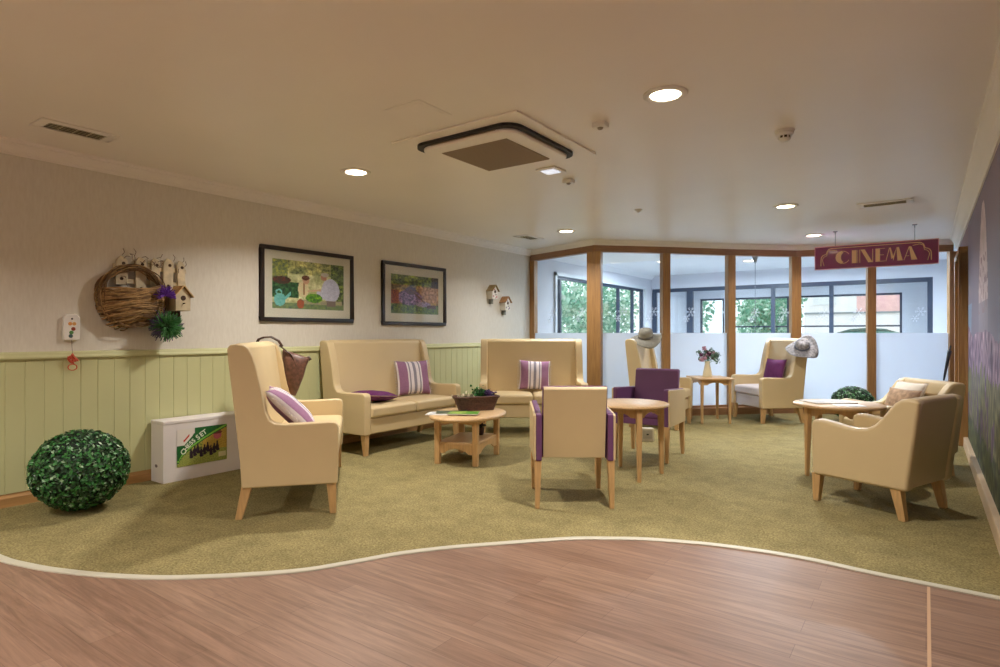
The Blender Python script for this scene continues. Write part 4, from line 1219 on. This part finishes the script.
# ---------------------------------------------------------------- hanging sign
t = thing('cinema_sign', 'purple hanging sign reading CINEMA in gold art deco letters', 'sign', (-.53, 8.78, 2.16), 0)
SGN = mat('sign_purple', (136, 42, 108), .22, coat=.8); GOLD = mat('sign_gold', (246, 202, 168), .35); EDG = mat('sign_edge', (226, 160, 176), .35)
SWd, SHt = 1.31, .30
MB().box(-SWd/2, SWd/2, -.018, .018, -SHt/2, SHt/2).build('sign_board', SGN, parent=t, bevel=.003, seg=1)
mb = MB()
for a, b, c, d in ((-SWd/2, SWd/2, -SHt/2, -SHt/2+.011), (-SWd/2, SWd/2, SHt/2-.011, SHt/2), (-SWd/2, -SWd/2+.008, -SHt/2, SHt/2), (SWd/2-.008, SWd/2, -SHt/2, SHt/2)):
    mb.box(a, b, -.0205, -.017, c, d)
mb.build('border', EDG, parent=t)
mb = MB(); y0, y1 = -.0215, -.0175
def arc(cx, cz, r, a0, a1, n=10): return [(cx + r*cos(radians(a0+(a1-a0)*k/n)), cz + r*sin(radians(a0+(a1-a0)*k/n))) for k in range(n+1)]
def P_(pts): mb.prism(pts, y0, y1, 'y')
def line(p, q, w_=.006):
    d = Vector((q[0]-p[0], q[1]-p[1])); n = Vector((-d.y, d.x)).normalized()*w_/2
    P_([(p[0]+n.x, p[1]+n.y), (q[0]+n.x, q[1]+n.y), (q[0]-n.x, q[1]-n.y), (p[0]-n.x, p[1]-n.y)])
def poly_l(pts, w_=.006):
    for a, b in zip(pts, pts[1:]): line(a, b, w_)
zb, zt = -.085, .078; zm = (zb+zt)/2; hh = (zt-zb)/2
# C
cx = -.335
outer = arc(cx, zm, hh, 96, 264, 16); inner = arc(cx+.012, zm, hh*.52, 264, 96, 12)
P_(outer + [(p[0]*1.0+.0, p[1]) for p in [(cx+.012+(q[0]-cx-.012)*.75, zm+(q[1]-zm)*1.35) for q in inner]])
poly_l(arc(cx, zm, hh-.004, 28, 92, 8), .008); poly_l(arc(cx, zm, hh-.004, -92, -28, 8), .008)
# I
P_([(-.235, zb), (-.182, zb), (-.182, zt), (-.235, zt)]); line((-.170, zb), (-.170, zt), .005)
# N
line((-.148, zb), (-.148, zt), .007); P_([(-.140, zt), (-.095, zt), (-.012, zb), (-.058, zb)]); line((-.010, zb), (-.010, zt), .007)
# E
P_([(.018, zb), (.066, zb), (.066, zt), (.018, zt)]); line((.066, zt-.004), (.118, zt-.004)); line((.066, zm), (.108, zm)); line((.066, zb+.004), (.118, zb+.004))
# M
line((.128, zb), (.165, zt), .007); P_([(.165, zt), (.178, zt), (.205, zb+.05), (.185, zb+.02)]); P_([(.165, zt), (.20, zb+.05), (.238, zt), (.205, zb+.0)])
P_([(.236, zt), (.262, zt), (.300, zb), (.246, zb)])
# A
line((.312, zb), (.366, zt), .007); line((.33, zb+.05), (.365, zb+.05), .005); P_([(.362, zt), (.385, zt), (.446, zb), (.386, zb)])
mb.build('letters', GOLD, parent=t)
mb = MB()
for sg in (-1, 1):
    X = lambda v: sg*v
    for off, wv in ((0, .009), (.032, .006)):
        o1 = [(X(.33+.0), .112-off)]
        pts = [(X(.40), .118-off)] + [(X(.46+(.055-off*.2)*sin(radians(a))), .062+(.055-off*.6)*cos(radians(a))) for a in range(0, 100, 15)]
        pts += [(X(.525+(.055-off*.2)*sin(radians(a))+.0-off*.3), -.010-off*.6+(.055)*cos(radians(a))) for a in range(0, 100, 15)]
        pts += [(X(.582-off*1.1), -.10)]
        poly_l(pts, wv)
poly_l([(-.40, .118), (.40, .118)], .008)
mb.build('scroll_lines', GOLD, parent=t)
for x in (-.42, .42):
    MB().tube([(x, 0, .15), (x, 0, .30)], .0035, 6).build('hanging_rod', GREY, parent=t)
    MB().box(x-.025, x+.025, -.012, .012, .33, .34).build('ceiling_plate', GREY, parent=t)
    MB().tube([(x, 0, .30), (x, 0, .335)], .006, 6).build('rod_collar', GREY, parent=t)

# ---------------------------------------------------------------- umbrella by the end post
t = thing('umbrella', 'slim furled black umbrella leaning by the right end post', 'umbrella', (0, 0, 0))
pa = cw(5.88, 8.10, .0); pb = cw(6.17, 8.22, 1.0)
ax = (pb - pa); 
def along(f): return pa + ax*f
t.matrix_world = Matrix.Translation(pa)
def rel(f): return along(f) - pa
MB().tube([rel(0), rel(.60)], .006, 8).build('shaft', GREY, parent=t)
MB().tube([rel(.55), rel(.62), rel(.75), rel(.9), rel(.95)], .010, 10, r2=.026).build('furled_canopy', BLACK, parent=t, smooth=True)
MB().tube([rel(.95), rel(1.02)], .010, 8).build('handle', BLACK, parent=t)

# ---------------------------------------------------------------- floor socket box
t = thing('socket_box', 'small pale socket box on the carpet behind the round table', 'socket', cw(1.62, 6.62), ca(0))
MB().box(-.07, .07, -.035, .035, .0, .145).build('box_body', mat('pale_plastic', (206, 198, 178), .5), parent=t, bevel=.006, seg=2)
MB().box(-.05, .05, -.0375, -.034, .03, .125).build('face_plate', mat('grey_plate', (168, 160, 144), .5), parent=t)
MB().box(-.012, .012, -.0395, -.037, .07, .085).build('socket_slot', BLACK, parent=t)

# ---------------------------------------------------------------- mural on the right wall
def mural(x, y):
    # x: 0 far .. 1 near, y: 0 bottom .. 1 top
    X = x*5.78
    n = nz(X*1.1, y*3, 2); m = nz(X*6, y*9, 7); k = nz(X*14, y*26, 1)
    sky = (132+12*y+14*n, 136-8*y+12*n, 158-20*y+10*n)
    c = [sky[0]*.92, sky[1]*.92, sky[2]]
    if y < .62 and x < .12 + .1*n: c = [128+10*m, 150+12*m, 186+10*m]
    hz_ = .50 + .05*n
    if y < hz_:
        c = [132+60*m+90*k, 108+50*m+90*k, 140+40*m+80*k]
    if y < .34 + .10*m:
        c = [108+56*k, 108+56*k, 78+40*k] if m > -.12 else [92+40*k, 72+30*k, 96+30*k]
    if y < .12 + .05*m: c = [70+60*k, 78+56*k, 50+40*k]
    # pale pointed arch shapes
    for cxx, wd, zt_ in ((2.0, .45, .95), (4.9, .45, .95)):
        dx = (X-cxx)/wd
        if abs(dx) < 1 and y < zt_ - .30*abs(dx)**2.2 and y > .38:
            f = min(1, (y-.38)/.25)*(.35 if y < .60 else 1)
            c = [c[0]*(1-f)+f*(206+26*k), c[1]*(1-f)+f*(188+26*k), c[2]*(1-f)+f*(196+26*k)]
            if abs(y-.66) < .1 and k > .15: c = [150, 124, 138]
    return c
t = thing('wall_mural', 'lavender field photo mural covering the right wall', 'mural', (XR-.002, 7.94-2.9, .1+1.11), -pi/2)
paint('mural_print', 5.78, 2.22, 300, 150, mural, MURAL, t, (0, 0, 0), (0, 0, 0))

# ---------------------------------------------------------------- sunroom: hanging chain ornament
hp = cw(4.02, 9.45)
t = thing('hanging_chain_ornament', 'grey flower-topped hanging chain seen through the glass', 'ornament', (hp.x, hp.y, ZC), 0)
MB().lathe([(.0001, -.20), (.02, -.195), (.035, -.14), (.05, -.10), (.03, -.09), (.012, -.05), (.008, 0)], 14).build('hanging_cup', GREY, parent=t, smooth=True)
for k in range(5):
    a = k*2*pi/5
    MB().tube([(.02*cos(a), .02*sin(a), -.11), (.055*cos(a), .055*sin(a), -.09), (.075*cos(a), .075*sin(a), -.055)], .009, 6, r2=.003).build('petal', GREY, parent=t)
mb = MB()
for k in range(34):
    z = -.20 - k*.033
    mb.lathe([(.0001, -.012), (.007, -.006), (.009, 0), (.007, .006), (.0001, .012)], 8, c=(0, 0, z-.014))
    mb.tube([(0, 0, z-.028), (0, 0, z-.036)], .0025, 5)
mb.build('bead_chain', mat('grey_beads', (120, 128, 140), .3), parent=t)

# ---------------------------------------------------------------- outdoors
struct(MB().box(-30, 40, -10, 60, -.4, -.3).build('ground', mat('outdoor_paving', (178, 176, 170), .9, .1, 1)), 'paved ground outside')
def tree(label, x, y, z, rx, ry, rz, n, ls, trunk=True):
    t = thing('leafy_tree', label, 'tree', (x, y, -.3), 0, 'trees outside the sunroom windows')
    mb = MB(); z += .3
    blobs = [(random.uniform(-.6, .6)*rx, random.uniform(-.6, .6)*ry, z + random.uniform(-.6, .6)*rz, random.uniform(.35, .6)) for _ in range(12)]
    for k in range(n):
        b = random.choice(blobs); zz = random.uniform(-1, 1); a = random.uniform(0, 6.28); r = sqrt(1-zz*zz)
        f = random.uniform(.7, 1.05)
        p = Vector((b[0]+r*cos(a)*rx*b[3]*f, b[1]+r*sin(a)*ry*b[3]*f, b[2]+zz*rz*b[3]*f))
        mb.mi = random.choice([0, 0, 1, 1, 2])
        mb.leaf(p, (random.uniform(-1, 1), random.uniform(-1, 1), random.uniform(-.2, 1)), ls*random.uniform(.6, 1.3), .6)
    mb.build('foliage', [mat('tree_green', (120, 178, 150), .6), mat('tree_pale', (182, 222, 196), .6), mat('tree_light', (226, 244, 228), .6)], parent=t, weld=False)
    MB().tube([(0, 0, 0), (.05, 0, z*.5), (0, .05, z)], .14, 8, r2=.06).build('trunk', mat('bark', (110, 100, 88), .9), parent=t)
tree('leafy tree outside the nearer left sunroom window', -8.2, 12.2, 1.7, 1.4, 1.7, 1.7, 3800, .085)
tree('leafy tree outside the farther left sunroom window', -8.6, 16.8, 1.6, 1.5, 2.1, 1.8, 4600, .085)
tree('tree seen through the narrow window beyond the dark glazed screen', -6.1, 19.0, 1.7, .75, .9, 1.6, 1800, .09)
tree('large tree outside the left part of the wide far window', -4.5, 23.0, 1.8, 1.2, 1.5, 1.8, 4600, .09)
# brick building
t = thing('brick_building', 'pink brick building with a pale band seen through the far window', 'building', (.8, 29.5, -.3), 0)
BR = mat('pink_brick', (250, 200, 196), .85, .1, 4); RND = mat('pale_render', (252, 248, 248), .8, .03, 2)
MB().box(-5.2, 5.5, 0, 5, 0, 2.35).build('rendered_wall', RND, parent=t)
MB().box(-3.2, 5.5, 0, 5, 2.42, 5.0).build('brick_wall', BR, parent=t)
MB().box(-5.2, -3.2, 0, 5, 2.42, 4.2).build('rendered_wing', RND, parent=t)
MB().box(-5.2, 5.5, -.06, 5.0, 2.35, 2.42).build('ledge', mat('ledge_grey', (150, 160, 164), .7), parent=t)
MB().prism([(-.25, 5.0), (5.25, 5.0), (2.5, 6.8)], -5.3, 5.6, 'x').build('roof', mat('roof_tile', (150, 120, 112), .8), parent=t)
for x in (-4.4, -.9, 1.6, 3.6):
    wd_ = MB().box(x-.45, x+.45, -.05, .02, 2.75, 3.9).build('building_window', mat('building_frame', (236, 238, 240), .5), parent=t)
# car
CG = Vector((-1.25, 22.5, 0))
t = thing('car', 'dark green parked car whose roof shows through the far window', 'car', (CG.x, CG.y, -.3), radians(4))
BODY = mat('car_green', (58, 92, 84), .25, coat=.6); CGL = mat('car_glass', (120, 168, 160), .1); TYR = mat('tyre', (26, 26, 28), .8)
side = [(-2.1, .35), (2.1, .35), (2.15, .7), (1.9, .95), (1.15, 1.05), (-1.5, 1.08), (-2.05, .98), (-2.15, .6)]
MB().prism(side, -.85, .85, 'y').build('car_body', BODY, parent=t, bevel=.06, seg=3)
cab = [(1.12, 1.04), (.98, 1.18), (.55, 1.52), (.2, 1.64), (-.25, 1.68), (-.75, 1.64), (-1.1, 1.53), (-1.52, 1.2), (-1.6, 1.06)]
MB().prism(cab, -.70, .70, 'y').build('cabin', BODY, parent=t, bevel=.05, seg=3)
for a, b in (((.92, 1.12), (.1, 1.56)), ((-.02, 1.12), (-.9, 1.56))):
    MB().prism([(a[0], a[1]), (a[0]-.42, b[1]-.02), (b[0]-.1, b[1]), (b[0]-.1, a[1])] if a[0] > 0 else [(a[0], a[1]), (a[0], b[1]), (b[0], b[1]-.03), (b[0]-.42, a[1])], -.715, -.70, 'y').build('side_window', CGL, parent=t)
for x in (-1.35, 1.35):
    for yy in (-.86, .70):
        wl_ = MB().lathe([(.0001, 0), (.22, 0), (.32, .02), (.34, .05), (.34, .13), (.32, .16), (.0001, .16)], 28, M=Matrix.Translation((x, yy+.16, .34)) @ Matrix.Rotation(pi/2, 4, 'X')).build('wheel', TYR, parent=t, smooth=True)
MB().box(1.98, 2.16, -.7, -.4, .62, .78).build('headlamp', CGL, parent=t); MB().box(1.98, 2.16, .4, .7, .62, .78).build('headlamp', CGL, parent=t)
